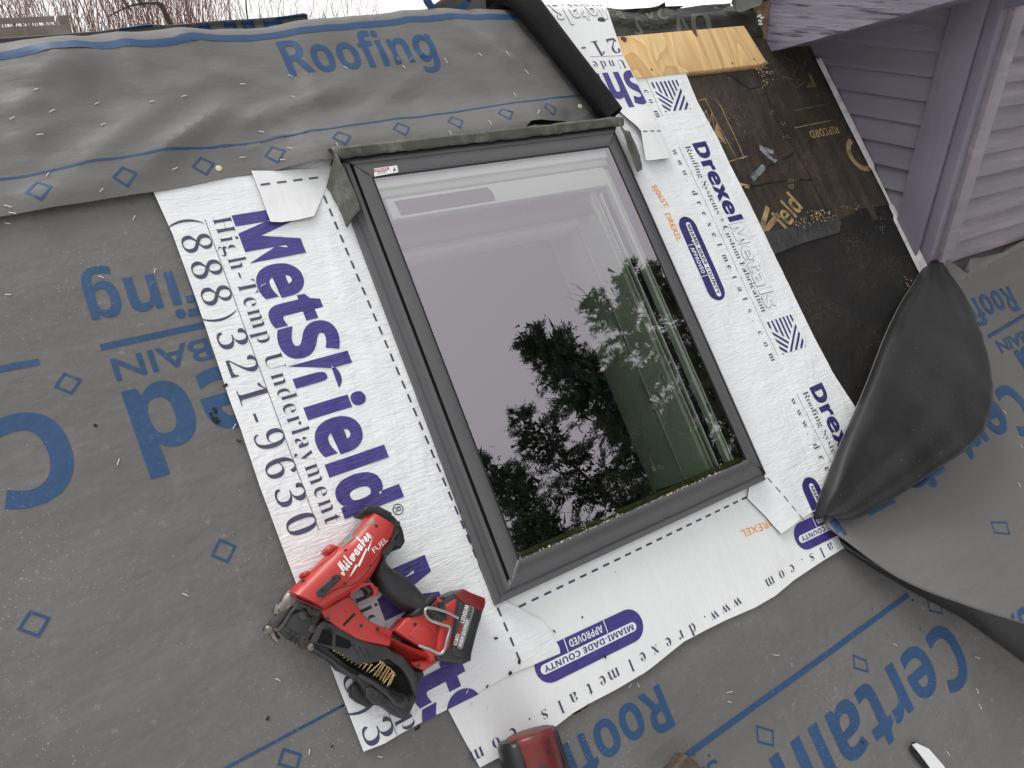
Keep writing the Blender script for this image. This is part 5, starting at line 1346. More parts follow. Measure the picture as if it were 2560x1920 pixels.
for k in range(3):
    add_tube(bm, [C3(790+k*6, 1128+k*12, .0625), C3(850+k*6, 1140+k*16, .0625), C3(905, 1150+k*22, .062)], .0005, 5)
link_bm('coil_wire', bm, m_brass, mag)
for k in range(7):
    bm = bmesh.new(); a_, b_ = C3(512+k*9, 858+k*5, .067), C3(498+k*9, 884+k*5, .067)
    add_tube(bm, [a_+Vector((0, 0, -.0005)), b_+Vector((0, 0, -.0005))], .0006, 5); link_bm('door_rib', bm, m_rub, mag)
for (x0, y0, x1, y1) in ((665, 975, 700, 1035), (705, 985, 740, 1045), (745, 1000, 770, 1050)):
    bm = bmesh.new(); add_tube(bm, [C3(x0, y0, .0662), C3(x1, y1, .0662)], .0012, 6); link_bm('door_rib', bm, m_rub, mag)
# nose
npoly('nose_block', [(240, 885), (252, 850), (285, 800), (330, 735), (352, 702), (400, 720), (470, 780), (498, 800), (470, 850), (410, 955), (385, 965), (300, 925)], .022, .062, m_dsteel, .005, f=lambda x, y, h: Cg(x, y, h))
npoly('nose_plate', [(268, 868), (300, 800), (345, 770), (430, 812), (425, 860), (395, 920), (330, 905)], .0622, .066, m_blk, .003, f=lambda x, y, h: Cg(x, y, h))
bm = bmesh.new(); add_tube(bm, [C3(318, 690, .055), C3(285, 722, .055), C3(262, 748, .055), C3(232, 775, .055)], [.017, .0155, .0125, .010], 16); link_bm('depth_tube', bm, m_steel, ng)
bm = bmesh.new(); add_tube(bm, [C3(232, 740, .055), C3(216, 795, .055)], [.0085, .008], 14); link_bm('depth_knob', bm, m_steel, ng)
bm = bmesh.new(); add_tube(bm, [C3(330, 705, .060), C3(250, 800, .058), C3(175, 880, .050)], [.0060, .0095, .0080], 10, flat=.8, power=3); link_bm('driver_guide', bm, m_dsteel, ng)
bm = bmesh.new(); add_tube(bm, smooth_path([C3(158, 892, .046), C3(172, 880, .05), C3(190, 900, .05), C3(205, 930, .046), C3(222, 944, .044)], 5), [.008]*10+[.006]*11, 10); link_bm('contact_foot', bm, m_steel, ng)
bm = bmesh.new(); add_tube(bm, smooth_path([C3(360, 712, .067), C3(300, 790, .066), C3(262, 850, .064), C3(225, 890, .058), C3(200, 880, .055)], 5), .0035, 8); link_bm('linkage_wire', bm, m_dsteel, ng)
bm = bmesh.new(); add_tube(bm, smooth_path([C3(245, 885, .056), C3(290, 925, .056), C3(340, 945, .056), C3(385, 975, .056), C3(415, 990, .056)], 5), .0050, 8)
for k in range(5):
    p = C3(285+k*27, 918+k*14, .057); q = C3(290+k*27, 921+k*14.5, .057); add_tube(bm, [p, q], .0085, 10)
link_bm('hinge_rod', bm, m_dsteel, ng)
for i, (x, y, r, h) in enumerate(((377, 800, .008, .068), (350, 735, .010, .068), (432, 768, .009, .070), (452, 772, .009, .066), (385, 970, .009, .060), (420, 988, .006, .062), (430, 880, .007, .064))):
    bm = bmesh.new(); c = C3(x, y, h); add_tube(bm, [c-Vector((0, 0, .012)), c+Vector((0, 0, .001)), c+Vector((0, 0, .002))], [r, r, r*.7], 14); link_bm('bolt_head', bm, m_dsteel if i != 5 else m_steel, ng)
npoly('latch', [(330, 715), (352, 700), (400, 735), (440, 745), (470, 770), (455, 790), (410, 770), (350, 745)], .060, .072, m_blk, .003, f=lambda x, y, h: Cg(x, y, h))

# ================================================================ DORMER (world axes)
XC, YC = 2.31, .148                      # cheek plane and front corner
tanp = math.tan(PITCH)
dm = empty('dormer', (XC+.5, YC+.5, .2), roof=False, label='purple-grey clapboard dormer at the upper right with a weathered overhanging eave', cat='dormer')
def wbox(bm, x0, x1, y0, y1, z0, z1, mi=0, bev=0.0): add_box(bm, ((x0+x1)/2, (y0+y1)/2, (z0+z1)/2), (abs(x1-x0), abs(y1-y0), abs(z1-z0)), mi=mi, bev=bev)
# cheek clapboards: each a lapped wedge
bm = bmesh.new(); EX = .066; z = -.02-.003
k = 0
while z < 1.25:
    y1_ = .84
    for (za, zb, xa, xb) in ((z, z+EX+.012, XC-.019, XC-.002),):
        v = [bm.verts.new(c) for c in ((xa, YC+.075, za), (xa, y1_, za), (xb, y1_, zb), (xb, YC+.075, zb), (XC+.02, YC+.075, za), (XC+.02, y1_, za), (XC+.02, y1_, zb), (XC+.02, YC+.075, zb))]
        for f in ((0, 1, 2, 3), (5, 4, 7, 6), (4, 5, 1, 0), (3, 2, 6, 7), (4, 0, 3, 7), (1, 5, 6, 2)): bm.faces.new([v[i] for i in f])
    z += EX
bmesh.ops.recalc_face_normals(bm, faces=bm.faces[:])
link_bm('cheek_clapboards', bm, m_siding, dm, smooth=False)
bm = bmesh.new(); z = YC*tanp-.03; z = .105
while z < 1.6:
    v = [bm.verts.new(c) for c in ((XC+.085, YC-.032, z), (XC+2.6, YC-.032, z), (XC+2.6, YC-.003, z+EX+.012), (XC+.085, YC-.003, z+EX+.012), (XC+.085, YC+.03, z), (XC+2.6, YC+.03, z), (XC+2.6, YC+.03, z+EX+.012), (XC+.085, YC+.03, z+EX+.012))]
    for f in ((0, 1, 2, 3), (5, 4, 7, 6), (4, 5, 1, 0), (3, 2, 6, 7), (4, 0, 3, 7), (1, 5, 6, 2)): bm.faces.new([v[i] for i in f])
    z += EX
bmesh.ops.recalc_face_normals(bm, faces=bm.faces[:])
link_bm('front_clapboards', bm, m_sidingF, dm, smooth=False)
bm = bmesh.new(); wbox(bm, XC-.028, XC+.03, YC+.014, YC+.107, -.05, 1.05, bev=.002); link_bm('corner_board', bm, m_trim, dm, smooth=30)
bm = bmesh.new(); wbox(bm, XC-.018, XC+.020, YC-.024, YC+.0125, -.05, 1.05, bev=.003); link_bm('corner_strip', bm, m_trim, dm, smooth=30)
bm = bmesh.new(); wbox(bm, XC+.0205, XC+.085, YC-.040, YC+.02, .06, 1.6, bev=.003); link_bm('corner_board', bm, m_sidingF, dm, smooth=30)
bm = bmesh.new(); wbox(bm, XC+.0855, XC+2.6, YC-.038, YC+.02, .05, .122, bev=.002); link_bm('skirt_board', bm, m_sidingF, dm, smooth=30)
# eave fascia rising to the front, on the plane 18 cm out from the cheek
FX = 2.095; _a = at_x(1912, 134, FX); _b = at_x(2390, 0, FX); _c = at_x(1888, 12, FX)
SL = (_b.z-_a.z)/(_a.y-_b.y)
def fz(y): return _a.z+(_a.y-y)*SL
FH = _c.z-fz(_c.y)
bm = bmesh.new(); ya, yb = _a.y+.055, -.04; ns = 40; rows = []
for k in range(ns+1):
    y = ya+(yb-ya)*k/ns; zz = fz(y) + .0015*fbm(y, 0, 14, 2)
    rows.append([bm.verts.new(c) for c in ((FX, y, zz), (FX, y, zz+FH), (FX+.026, y, zz+FH), (FX+.026, y, zz))])
for a, b in zip(rows, rows[1:]):
    for i in range(4): bm.faces.new((a[i], a[(i+1) % 4], b[(i+1) % 4], b[i]))
bm.faces.new(rows[0][::-1]); bm.faces.new(rows[-1]); bmesh.ops.recalc_face_normals(bm, faces=bm.faces[:])
fa = link_bm('fascia_board', bm, m_fascia, dm, smooth=False)
# rotten end
bm = bmesh.new(); rows = []
for k in range(9):
    t = k/8; z0 = fz(_a.y+.03)+t*FH
    yi = _a.y+.006+.012*noise.noise(Vector((t*6, 0, 1))); yo = _a.y+.085+.01*noise.noise(Vector((t*7, 3, 1)))
    rows.append([bm.verts.new((FX-.003, yi, z0)), bm.verts.new((FX-.004, (yi+yo)/2, z0)), bm.verts.new((FX+.002, yo-t*.01, z0)), bm.verts.new((FX+.03, yo, z0)), bm.verts.new((FX+.03, yi, z0))])
for a, b in zip(rows, rows[1:]):
    for i in range(4): bm.faces.new((a[i], a[i+1], b[i+1], b[i]))
link_bm('rotten_end', bm, m_rot, fa, smooth=50)
bm = bmesh.new()
for (x, y) in ((1898, 40), (1905, 44), (1890, 45), (1901, 60), (1900, 52)):
    p = at_x(x, y, FX-.006); add_box(bm, p, (.004, .014*random.uniform(.5, 1.2), .006), Matrix.Rotation(random.random()-.5, 3, 'X'))
link_bm('paint_flake', bm, m_wht, fa, smooth=False)
bm = bmesh.new()
v = [bm.verts.new(c) for c in ((FX+.026, ya, fz(ya)+.012), (FX+.026, yb, fz(yb)+.012), (XC+.02, yb, fz(yb)+.012), (XC+.02, ya, fz(ya)+.012), (FX+.026, ya, fz(ya)+.03), (FX+.026, yb, fz(yb)+.03), (XC+.02, yb, fz(yb)+.03), (XC+.02, ya, fz(ya)+.03))]
for f in ((0, 1, 2, 3), (7, 6, 5, 4), (0, 4, 5, 1), (1, 5, 6, 2), (2, 6, 7, 3), (3, 7, 4, 0)): bm.faces.new([v[i] for i in f])
bmesh.ops.recalc_face_normals(bm, faces=bm.faces[:]); link_bm('soffit', bm, m_trim, dm, smooth=False)
bm = bmesh.new()  # frieze under the soffit along the cheek, roof above
v = [bm.verts.new(c) for c in ((XC-.016, .9, fz(.9)-.03), (XC-.016, yb, fz(yb)-.03), (XC-.016, yb, fz(yb)+.02), (XC-.016, .9, fz(.9)+.02), (XC+.01, .9, fz(.9)-.03), (XC+.01, yb, fz(yb)-.03), (XC+.01, yb, fz(yb)+.02), (XC+.01, .9, fz(.9)+.02))]
for f in ((0, 1, 2, 3), (7, 6, 5, 4), (0, 4, 5, 1), (1, 5, 6, 2), (2, 6, 7, 3), (3, 7, 4, 0)): bm.faces.new([v[i] for i in f])
bmesh.ops.recalc_face_normals(bm, faces=bm.faces[:]); link_bm('frieze_board', bm, m_trim, dm, smooth=False)
bm = bmesh.new()
v = [bm.verts.new(c) for c in ((FX-.012, .84, fz(.84)+FH+.004), (FX-.012, yb, fz(yb)+FH+.004), (XC+2.6, yb, fz(yb)+FH+.004), (XC+2.6, .84, fz(.84)+FH+.004), (FX-.012, .84, fz(.84)+FH+.03), (FX-.012, yb, fz(yb)+FH+.03), (XC+2.6, yb, fz(yb)+FH+.03), (XC+2.6, .84, fz(.84)+FH+.03))]
for f in ((0, 1, 2, 3), (7, 6, 5, 4), (0, 4, 5, 1), (1, 5, 6, 2), (2, 6, 7, 3), (3, 7, 4, 0)): bm.faces.new([v[i] for i in f])
bmesh.ops.recalc_face_normals(bm, faces=bm.faces[:]); link_bm('dormer_roof', bm, m_drip, dm, smooth=False)
# pale caulked flashing along the foot of the cheek
bm = bmesh.new(); rows = []; random.seed(5)
for k in range(61):
    t = k/60; v_ = .175+t*.80
    w = .010+.003*noise.noise(Vector((t*5, 0, 0)))+(.010 if t < .28 else 0)*1.0
    if .33 < t < .50: w *= .35
    y = v_
    rows.append([Vector((XC-.022-w*.9, y, .0105+.001*noise.noise(Vector((t*12, 2, 0))))), Vector((XC-.021-w*.3, y-.002, .0135)), Vector((XC-.0205, y, .014+w*.8))])
R_ = [[bm.verts.new(p) for p in r] for r in rows]
for a, b in zip(R_, R_[1:]):
    for i in range(2): bm.faces.new((a[i], a[i+1], b[i+1], b[i]))
bmesh.ops.recalc_face_normals(bm, faces=bm.faces[:])
o = link_bm('step_flashing', bm, m_foil, smooth=50, label='thin pale caulked flashing strip along the foot of the dormer cheek', cat='flashing'); md = o.modifiers.new('thickness', 'SOLIDIFY'); md.thickness = .002; md.offset = 0

# metal edge pieces at the ridge by the fascia end
def plate(name, pts, Y, m, lab, cat, th=.003, grp=None):
    bm = bmesh.new(); a = [bm.verts.new(at_y(x, y, Y+o_)) for x, y, o_ in pts]; f = bm.faces.new(a)
    r = bmesh.ops.solidify(bm, geom=[f], thickness=th)
    bmesh.ops.triangulate(bm, faces=bm.faces[:])
    return link_bm(name, bm, m, roof=False, smooth=False, label=lab, cat=cat, group=grp)
RY = toW((0, VR, 0)).y
plate('metal_edge', [(1693, 22, -.02), (1760, 12, -.02), (1828, 8, -.02), (1826, 14, -.02), (1800, 26, -.02), (1760, 33, -.03), (1693, 38, -.03)], RY, m_drip, 'bent grey metal edge strip lying along the ridge right of the black membrane', 'metal edge', grp='metal edge pieces at the ridge')
plate('metal_edge', [(1828, 8, -.02), (1838, -30, 0), (1930, -40, 0), (1900, 14, -.06), (1868, 24, -.05), (1850, 31, -.04), (1840, 27, -.03)], RY-.01, m_drip, 'grey metal drip edge hanging over the rotten end of the fascia', 'metal edge', grp='metal edge pieces at the ridge')
plate('metal_edge', [(1508, 26, 0), (1640, 18, 0), (1662, 5, 0), (1664, 16, 0), (1712, 14, 0), (1700, 20, 0), (1694, 36, -.01), (1600, 40, -.01), (1510, 46, -.01)], RY+.01, m_blackmem, 'torn dark strip with jagged ends along the ridge above the plywood', 'torn strip', grp=None)

# ================================================================ SMALL THINGS
def copy_tree(o, parent=None):
    c = o.copy(); COL.objects.link(c)
    if parent is not None: c.parent = parent
    return c
# staples
bm = bmesh.new(); add_tube(bm, [(-.0062, 0, -.003), (-.0060, 0, .0009), (-.003, .0003, .0013), (.003, -.0002, .0013), (.0060, 0, .0009), (.0062, 0, -.003)], .0007, 6)
st0 = bmesh.new(); me = bpy.data.meshes.new('staple'); bm.to_mesh(me); bm.free(); st0.free(); me.materials.append(m_staple)
stp = [(90, 224, 25), (31, 296, 30), (130, 278, 30), (243, 259, 25), (100, 337, 10), (259, 311, 20), (380, 254, 8), (460, 241, 15), (607, 211, 0), (654, 330, -10), (733, 243, -25), (726, 190, -20),
       (119, 437, 60), (20, 516, -15), (31, 533, -5), (254, 476, 50), (438, 422, 25), (606, 394, 5), (725, 371, -15), (707, 400, 0), (864, 169, -25), (19, 559, -8), (335, 545, 65), (21, 737, 0), (387, 678, 80), (253, 693, -20),
       (1010, 168, -40), (1200, 137, -35), (1268, 134, -45), (1316, 180, -45), (1114, 153, -50), (1287, 238, -60), (1126, 333, -60), (1225, 308, -50), (1327, 307, -70), (843, 363, -60), (999, 357, -60),
       (296, 1155, 75), (586, 1066, 60), (464, 1487, -25), (695, 1699, -25), (950, 1892, -10), (773, 1880, 85), (1168, 1728, 65), (1040, 1783, 70), (1178, 1760, 70), (658, 713, 30), (700, 590, -10),
       (1940, 1638, -5), (1824, 1730, 10), (1824, 1755, -10), (1595, 1713, -65), (2443, 1644, -20), (2443, 1727, -65), (2450, 1766, -60), (2370, 1884, -60), (2238, 1612, -30), (2553, 1117, -50), (2510, 1030, -40), (2547, 1212, -60), (1217, 1770, 80), (1575, 1714, 60)]
hfor = lambda x, y, u_, v_: None
deps = bpy.context.evaluated_depsgraph_get(); bpy.context.view_layer.update()
felts = [o for o in COL.objects if o.type == 'MESH' and o.parent is None and (o.name.startswith('roofing_felt') or o.name.startswith('underlayment') or o.name.startswith('membrane_patch'))]
trees = []
for o in felts:
    b_ = bmesh.new(); b_.from_mesh(o.data); og = Vector(o['_o'])
    for v in b_.verts: v.co += og
    trees.append(BVHTree.FromBMesh(b_)); b_.free()
def topz(u_, v_):
    z_ = .004
    for t in trees:
        h = t.ray_cast(Vector((u_, v_, .5)), Vector((0, 0, -1)))
        if h[0] is not None and h[0].z > z_ and h[0].z < .2: z_ = h[0].z
    return z_
random.seed(11)
first = True
for (x, y, ang) in stp:
    if x > 2565: continue
    z_ = .015
    for _ in range(3):
        q = P(x, y, z_); z_ = topz(q.x, q.y)
    o = bpy.data.objects.new('staple', me); COL.objects.link(o)
    # direction on the roof of an image direction
    a = math.radians(ang); q2 = P(x+12*math.cos(a), y-12*math.sin(a), z_); dd = (q2-q)
    o.location = toW((q.x, q.y, z_+.0002)); o.rotation_euler = (RX @ Matrix.Rotation(math.atan2(dd.y, dd.x), 3, 'Z')).to_euler()
    L_ = min(1.3, max(.8, dd.length/.0115)); o.scale = (L_*random.uniform(.8, 1.1), 1.0, 1.0)
    if y < 420 or (x < 640 and y < 540 and y < 556-x*.17): lab, gr = 'shiny wire staple in the wavy upper felt', 'staples in the wavy upper felt'
    elif x < 1280 and 560 < x and 500 < y < 1800 and x > 384+(y-490)*.37: lab, gr = 'shiny wire staple in the white membrane', 'staples in the white membrane'
    elif x < 960: lab, gr = 'shiny wire staple in the dusty felt left of the white strip', 'staples in the dusty left felt'
    elif x > 2360 and y < 1300: lab, gr = 'pale wire staple in the sheet behind the curled corner', 'staples in the curled sheet'
    else: lab, gr = 'shiny wire staple in the felt at the lower right', 'staples in the lower right felt'
    tag(o, lab, 'staple', gr)
# nail heads
for (x, y, lab) in ((547, 421, 'round cream nail head in the felt between two blue diamonds at the left'), (1450, 266, 'round yellow nail head in the felt beside the rolled black edge')):
    z_ = .02
    for _ in range(3): q = P(x, y, z_); z_ = topz(q.x, q.y)
    bm = bmesh.new(); add_tube(bm, [(q.x, q.y, z_-.002), (q.x, q.y, z_+.0012), (q.x, q.y, z_+.002)], [.0062, .0062, .005], 16)
    link_bm('roofing_nail', bm, m_cap, label=lab, cat='nail', group='cap nails in the upper felt')
# crumbs of black butyl and sawdust
bm = bmesh.new(); random.seed(21)
def crumb(x, y, s, mi=0, n=1, sp=0):
    for _ in range(n):
        xx, yy = x+random.gauss(0, sp), y+random.gauss(0, sp); q = P(xx, yy, .015); z_ = topz(q.x, q.y)
        r = bmesh.ops.create_icosphere(bm, subdivisions=1, radius=s*.6*random.uniform(.6, 1.3))
        sx, sy = random.uniform(.6, 1.8), random.uniform(.5, 1.2); rt = Matrix.Rotation(random.random()*6, 3, 'Z')
        for v in r['verts']:
            v.co = rt @ Vector((v.co.x*sx, v.co.y*sy, v.co.z*.5))*(1+.3*random.random()) + Vector((q.x, q.y, z_+s*.3))
        for f in {f for v in r['verts'] for f in v.link_faces}: f.material_index = mi
for (x, y, s) in ((1514, 1642, .005), (1387, 1578, .004), (1457, 1543, .003), (1275, 1683, .006), (1218, 1716, .004), (1298, 1655, .005), (1240, 1596, .003), (1540, 1430, .0015), (2228, 1585, .004), (2190, 1523, .003), (2165, 1857, .004), (1780, 1890, .004), (1743, 1888, .003), (1050, 1820, .006), (1043, 1825, .004), (671, 1797, .004), (833, 1868, .004), (237, 1060, .003), (352, 1278, .002), (2291, 1500, .003), (2310, 1573, .002)):
    crumb(x, y, s, 0)
for k in range(26): crumb(1442+k*1.3, 1786-k*.9, .0030, 0, 1, 1.5)
for k in range(60): crumb(random.uniform(0, 1100), random.uniform(950, 1900), .0008, 1)
for k in range(70): crumb(random.uniform(1700, 2500), random.uniform(1480, 1900), .0008, 1)
for (x, y, s) in ((532, 1032, .006), (538, 1045, .006), (536, 1020, .004), (545, 1050, .004), (600, 1098, .004), (560, 960, .004)): crumb(x, y, s, 0, 3, 3)
link_bm('loose_crumbs', bm, [m_cut, m_crumb], kind='stuff', label='black butyl crumbs and pale dust specks strewn over the sheets', cat='debris', smooth=False)
bm = bmesh.new(); random.seed(31)
def dust(x, y, n, sp, s, spy=None):
    for _ in range(int(n*1.2)):
        xx, yy = x+random.gauss(0, sp), y+random.gauss(0, spy or sp); q = P(xx, yy, .012)
        r = bmesh.ops.create_icosphere(bm, subdivisions=1, radius=s*.38*random.uniform(.4, 1.6))
        rt = Matrix.Rotation(random.random()*6, 3, 'Z')
        for v in r['verts']: v.co = rt @ Vector((v.co.x*random.uniform(.7, 1.7), v.co.y, v.co.z*.6)) + Vector((q.x, q.y, .013))
for a in ((1915, 178, 26, 10, .004), (1895, 175, 10, 6, .005), (1914, 210, 14, 5, .004), (1955, 310, 14, 5, .002), (1965, 345, 12, 5, .002), (1930, 280, 10, 5, .002), (2050, 540, 60, 14, .004, 7), (2010, 556, 30, 14, .003, 7), (2130, 520, 40, 22, .002, 7), (2200, 560, 24, 9, .002, 14), (2130, 600, 60, 22, .0012, 20), (2165, 655, 90, 50, .0010, 12), (2180, 720, 60, 40, .0010, 25), (2275, 706, 22, 8, .0035), (2200, 760, 60, 50, .0009, 60), (1990, 450, 30, 25, .0014, 5), (1930, 660, 20, 30, .001, 20)): dust(*a)
link_bm('sawdust', bm, m_saw, kind='stuff', label='tan sawdust and wood crumbs along the torn seams of the old underlayment', cat='debris', smooth=False)
# white scrap, lower right
bm = poly_bm(pp([(2281, 1862), (2292, 1858), (2322, 1872), (2362, 1918), (2352, 1935), (2330, 1925), (2300, 1885)], .016), .014, .0165)
sc = link_bm('membrane_scrap', bm, m_white_flat, label='small torn scrap of white membrane at the lower right edge of the photo', cat='scrap', smooth=False)
bm = poly_bm(pp([(2277, 1868), (2286, 1854), (2298, 1862), (2283, 1876), (2300, 1892), (2340, 1940), (2330, 1942), (2278, 1880)], .0135), .0105, .0138)
link_bm('black_backing', bm, m_cut, sc, smooth=False)
# scuffed red and black tube at the bottom edge
tb = empty('scuffed_tube', (*P(1345, 1900, .02), .02), label='black and scuffed red rounded tube end poking in at the bottom edge', cat='tube')
bm = bmesh.new()
A0 = P3(1328, 1843, .062); 
ax0 = P3(1322, 1835, .060); ax1 = P3(1392, 2100, .075)
pL, pR = P3(1268, 1868, .06), P3(1382, 1812, .06)
rr = (pL-pR).length/2
dirv = (ax1-ax0).normalized(); path = [ax0+dirv*t for t in (-.004, -.001, .004, .012, .05, .1, .2, .32)]
add_tube(bm, path, [rr*.80, rr*.93, rr*.985, rr, rr*1.01, rr*1.01, rr*1.0, rr*1.0], 40)
link_bm('tube_body', bm, m_tubered, tb, smooth=60)
bm = bmesh.new()
for sgn in (-1, 1):
    sdv = Vector((-dirv.y, dirv.x, 0)).normalized()*sgn
    pth = [ax0+dirv*t+sdv*(rr*(.66 if sgn > 0 else .78))+Vector((0, 0, -.004)) for t in (.0, .01, .06, .15, .3)]
    add_tube(bm, pth, [rr*.36, rr*.44, rr*.48, rr*.48, rr*.48], 20, flat=1.75)
link_bm('side_sleeve', bm, m_tubeblk, tb, smooth=60)
# worn leather tip
bm = bmesh.new()
pts = [(1712, 1884), (1722, 1888), (1745, 1905), (1765, 1935), (1770, 1990), (1640, 1990), (1660, 1950), (1690, 1915)]
add_poly(bm, [tuple(P(x, y, .035)) for x, y in pts], .012, .036, bevel=.008)
lt = link_bm('leather_tip', bm, m_leather, smooth=50, label='dark brown worn leather tip poking in at the bottom edge right of the tube', cat='leather tip')

# ================================================================ BEYOND THE RIDGE
def ground_at(px, py):
    d = rayW(px, py); p = CAMW.copy(); t = 3.0
    while t < 200:
        q = CAMW+d*t
        if q.z <= terrain(q.x, q.y): return q
        t += .15
    return None
def at_dist(px, py, D):
    d = rayW(px, py); h = math.hypot(d.x, d.y-0); q = CAMW+d*(D/h); return q
random.seed(41)
def stem(bm, p, d, L, r, depth, mi=0, bend=.25):
    pts = [p]; dd = d.normalized()
    n_ = 3 if depth else 2
    for k in range(n_):
        dd = (dd+Vector((random.uniform(-1, 1), random.uniform(-1, 1), random.uniform(-.4, .9)))*bend*.5).normalized(); pts.append(pts[-1]+dd*(L/n_))
    add_tube(bm, pts, [r*(1-.75*k/n_) for k in range(n_+1)], 3, mi=mi, caps=False)
    if depth:
        for k in range(random.randint(2, 4)):
            i = random.randint(1, n_); q = pts[i-1].lerp(pts[i], random.random())
            stem(bm, q, (dd+Vector((random.uniform(-1, 1), random.uniform(-1, 1), .2))*.7), L*random.uniform(.3, .6), r*.5, depth-1, mi, bend)
def shrub(px, D, Ht, n, spread, m, lab, r=.0075, flatw=1.0):
    q = at_dist(px, 80, D); z0 = terrain(q.x, q.y)-.05; bm = bmesh.new()
    for _ in range(n):
        b = Vector((q.x+random.gauss(0, spread), q.y+random.gauss(0, spread), z0))
        lean = Vector((random.gauss(0, .16), random.gauss(0, .16), 1))
        stem(bm, b, lean, Ht*random.uniform(.6, 1.1), r*random.uniform(.7, 1.4), 2)
    bm.verts.ensure_lookup_table()
    return link_bm('shrub', bm, m, roof=False, org=(q.x, q.y, z0), smooth=False, label=lab, cat='shrub', group='bare winter shrubs beyond the ridge')
labs = [(10, 11.0, 1.9, 44, .35, m_twig, 'dense tan bare shrub at the far left beyond the ridge'),
        (95, 12.5, 2.1, 44, .40, m_twig, 'tan bare shrub standing over the wooden rails'),
        (190, 11.5, 1.8, 40, .38, m_twigr, 'red-brown bare shrub right of the wooden rails'),
        (275, 13.5, 2.1, 40, .42, m_twig, 'thin tan bare shrub behind a long leaning branch'),
        (350, 12.0, 1.9, 44, .36, m_twigr, 'upright brown shrub left of the reddish thicket'),
        (415, 14.0, 2.6, 60, .30, m_twigr, 'dense reddish thicket in the middle of the shrubs'),
        (480, 12.5, 2.1, 44, .38, m_twigr, 'dark brown shrub right of the reddish thicket'),
        (560, 14.5, 2.2, 30, .45, m_twig, 'thin tan shrub above the blue-barred felt end'),
        (640, 15.5, 2.2, 18, .50, m_twig, 'sparse bare shrub above the torn felt end'),
        (730, 17.0, 1.5, 16, .50, m_twig, 'sparse twigs in the snow right of the dark stake'),
        (830, 18.0, 1.5, 18, .50, m_twig, 'low twigs in the snow above the ridge letters'),
        (900, 20.0, 1.8, 16, .45, m_twig, 'last thin shrub before the rising felt')]
for a in labs: shrub(*a[:6], a[6])
for (px, D, lab) in ((1560, 21.0, 'faint twigs in the snow above the torn dark strip'), (1680, 24.0, 'faint twigs in the snow above the metal edge')):
    shrub(px, D, 1.6, 7, .5, m_twig, lab, r=.004)
# leaning branch
bm = bmesh.new(); q0 = at_dist(270, 42, 10.6); q1 = at_dist(400, 8, 10.5)
add_tube(bm, smooth_path([q0, q0.lerp(q1, .5)+Vector((0, 0, .05)), q1], 5), [.006+.012*k/10 for k in range(11)], 6)
stem(bm, q0.lerp(q1, .45), Vector((-.6, 0, .9)), .5, .012, 1); stem(bm, q0.lerp(q1, .7), Vector((-.5, 0, 1)), .7, .012, 2)
q2 = at_dist(300, -20, 10.5); add_tube(bm, [q0.lerp(q1, .3), q0.lerp(q1, .3).lerp(q2, .5), q2], [.007, .006, .005], 5)
base = at_dist(400, 8, 10.5); zb = terrain(base.x, base.y); add_tube(bm, [q1, Vector((q1.x+.3, q1.y+.1, (q1.z+zb)/2)), Vector((q1.x+.4, q1.y+.1, zb-.05))], [.028, .035, .045], 6)
link_bm('leaning_branch', bm, m_bark, roof=False, label='dark bare branch leaning across the shrubs at the upper left', cat='branch', smooth=50)
bm = bmesh.new(); a = at_dist(612, -60, 13.0); b = at_dist(616, 26, 13.0); zb = terrain(b.x, b.y); add_tube(bm, [a, b, Vector((b.x, b.y, zb-.1))], [.008, .012, .016], 6); link_bm('stake', bm, m_bark, roof=False, label='thin dark stake in the snow above the torn felt end', cat='stake')
# wooden rails, far left
q0 = at_dist(-60, 56, 10.2); q1 = at_dist(165, 52, 10.6)
dd = (q1-q0); dd.z = 0; L_ = dd.length; ang = math.atan2(dd.y, dd.x)
zt = at_dist(80, 50, 10.4).z
fe = empty('wooden_fence', (q0.x, q0.y, terrain(q0.x, q0.y)), roof=False, label='grey wooden rail fence in the snow at the upper left', cat='fence')
for (dz, hh) in ((.0, .06), (-.11, .10), (-.34, .10)):
    bm = bmesh.new(); c = (q0+q1)/2; add_box(bm, (c.x, c.y, zt+dz), (L_*(.72 if dz == 0 else 1.0), .05, hh), Matrix.Rotation(ang, 3, 'Z'), bev=.008); link_bm('rail', bm, m_rail, fe)
for t in (.02, .98):
    c = q0.lerp(q1, t); g0 = terrain(c.x, c.y)-.1
    bm = bmesh.new(); add_box(bm, (c.x, c.y+.06, (g0+zt+.03)/2), (.1, .07, zt+.03-g0), Matrix.Rotation(ang, 3, 'Z'), bev=.008); link_bm('post', bm, m_rail, fe)

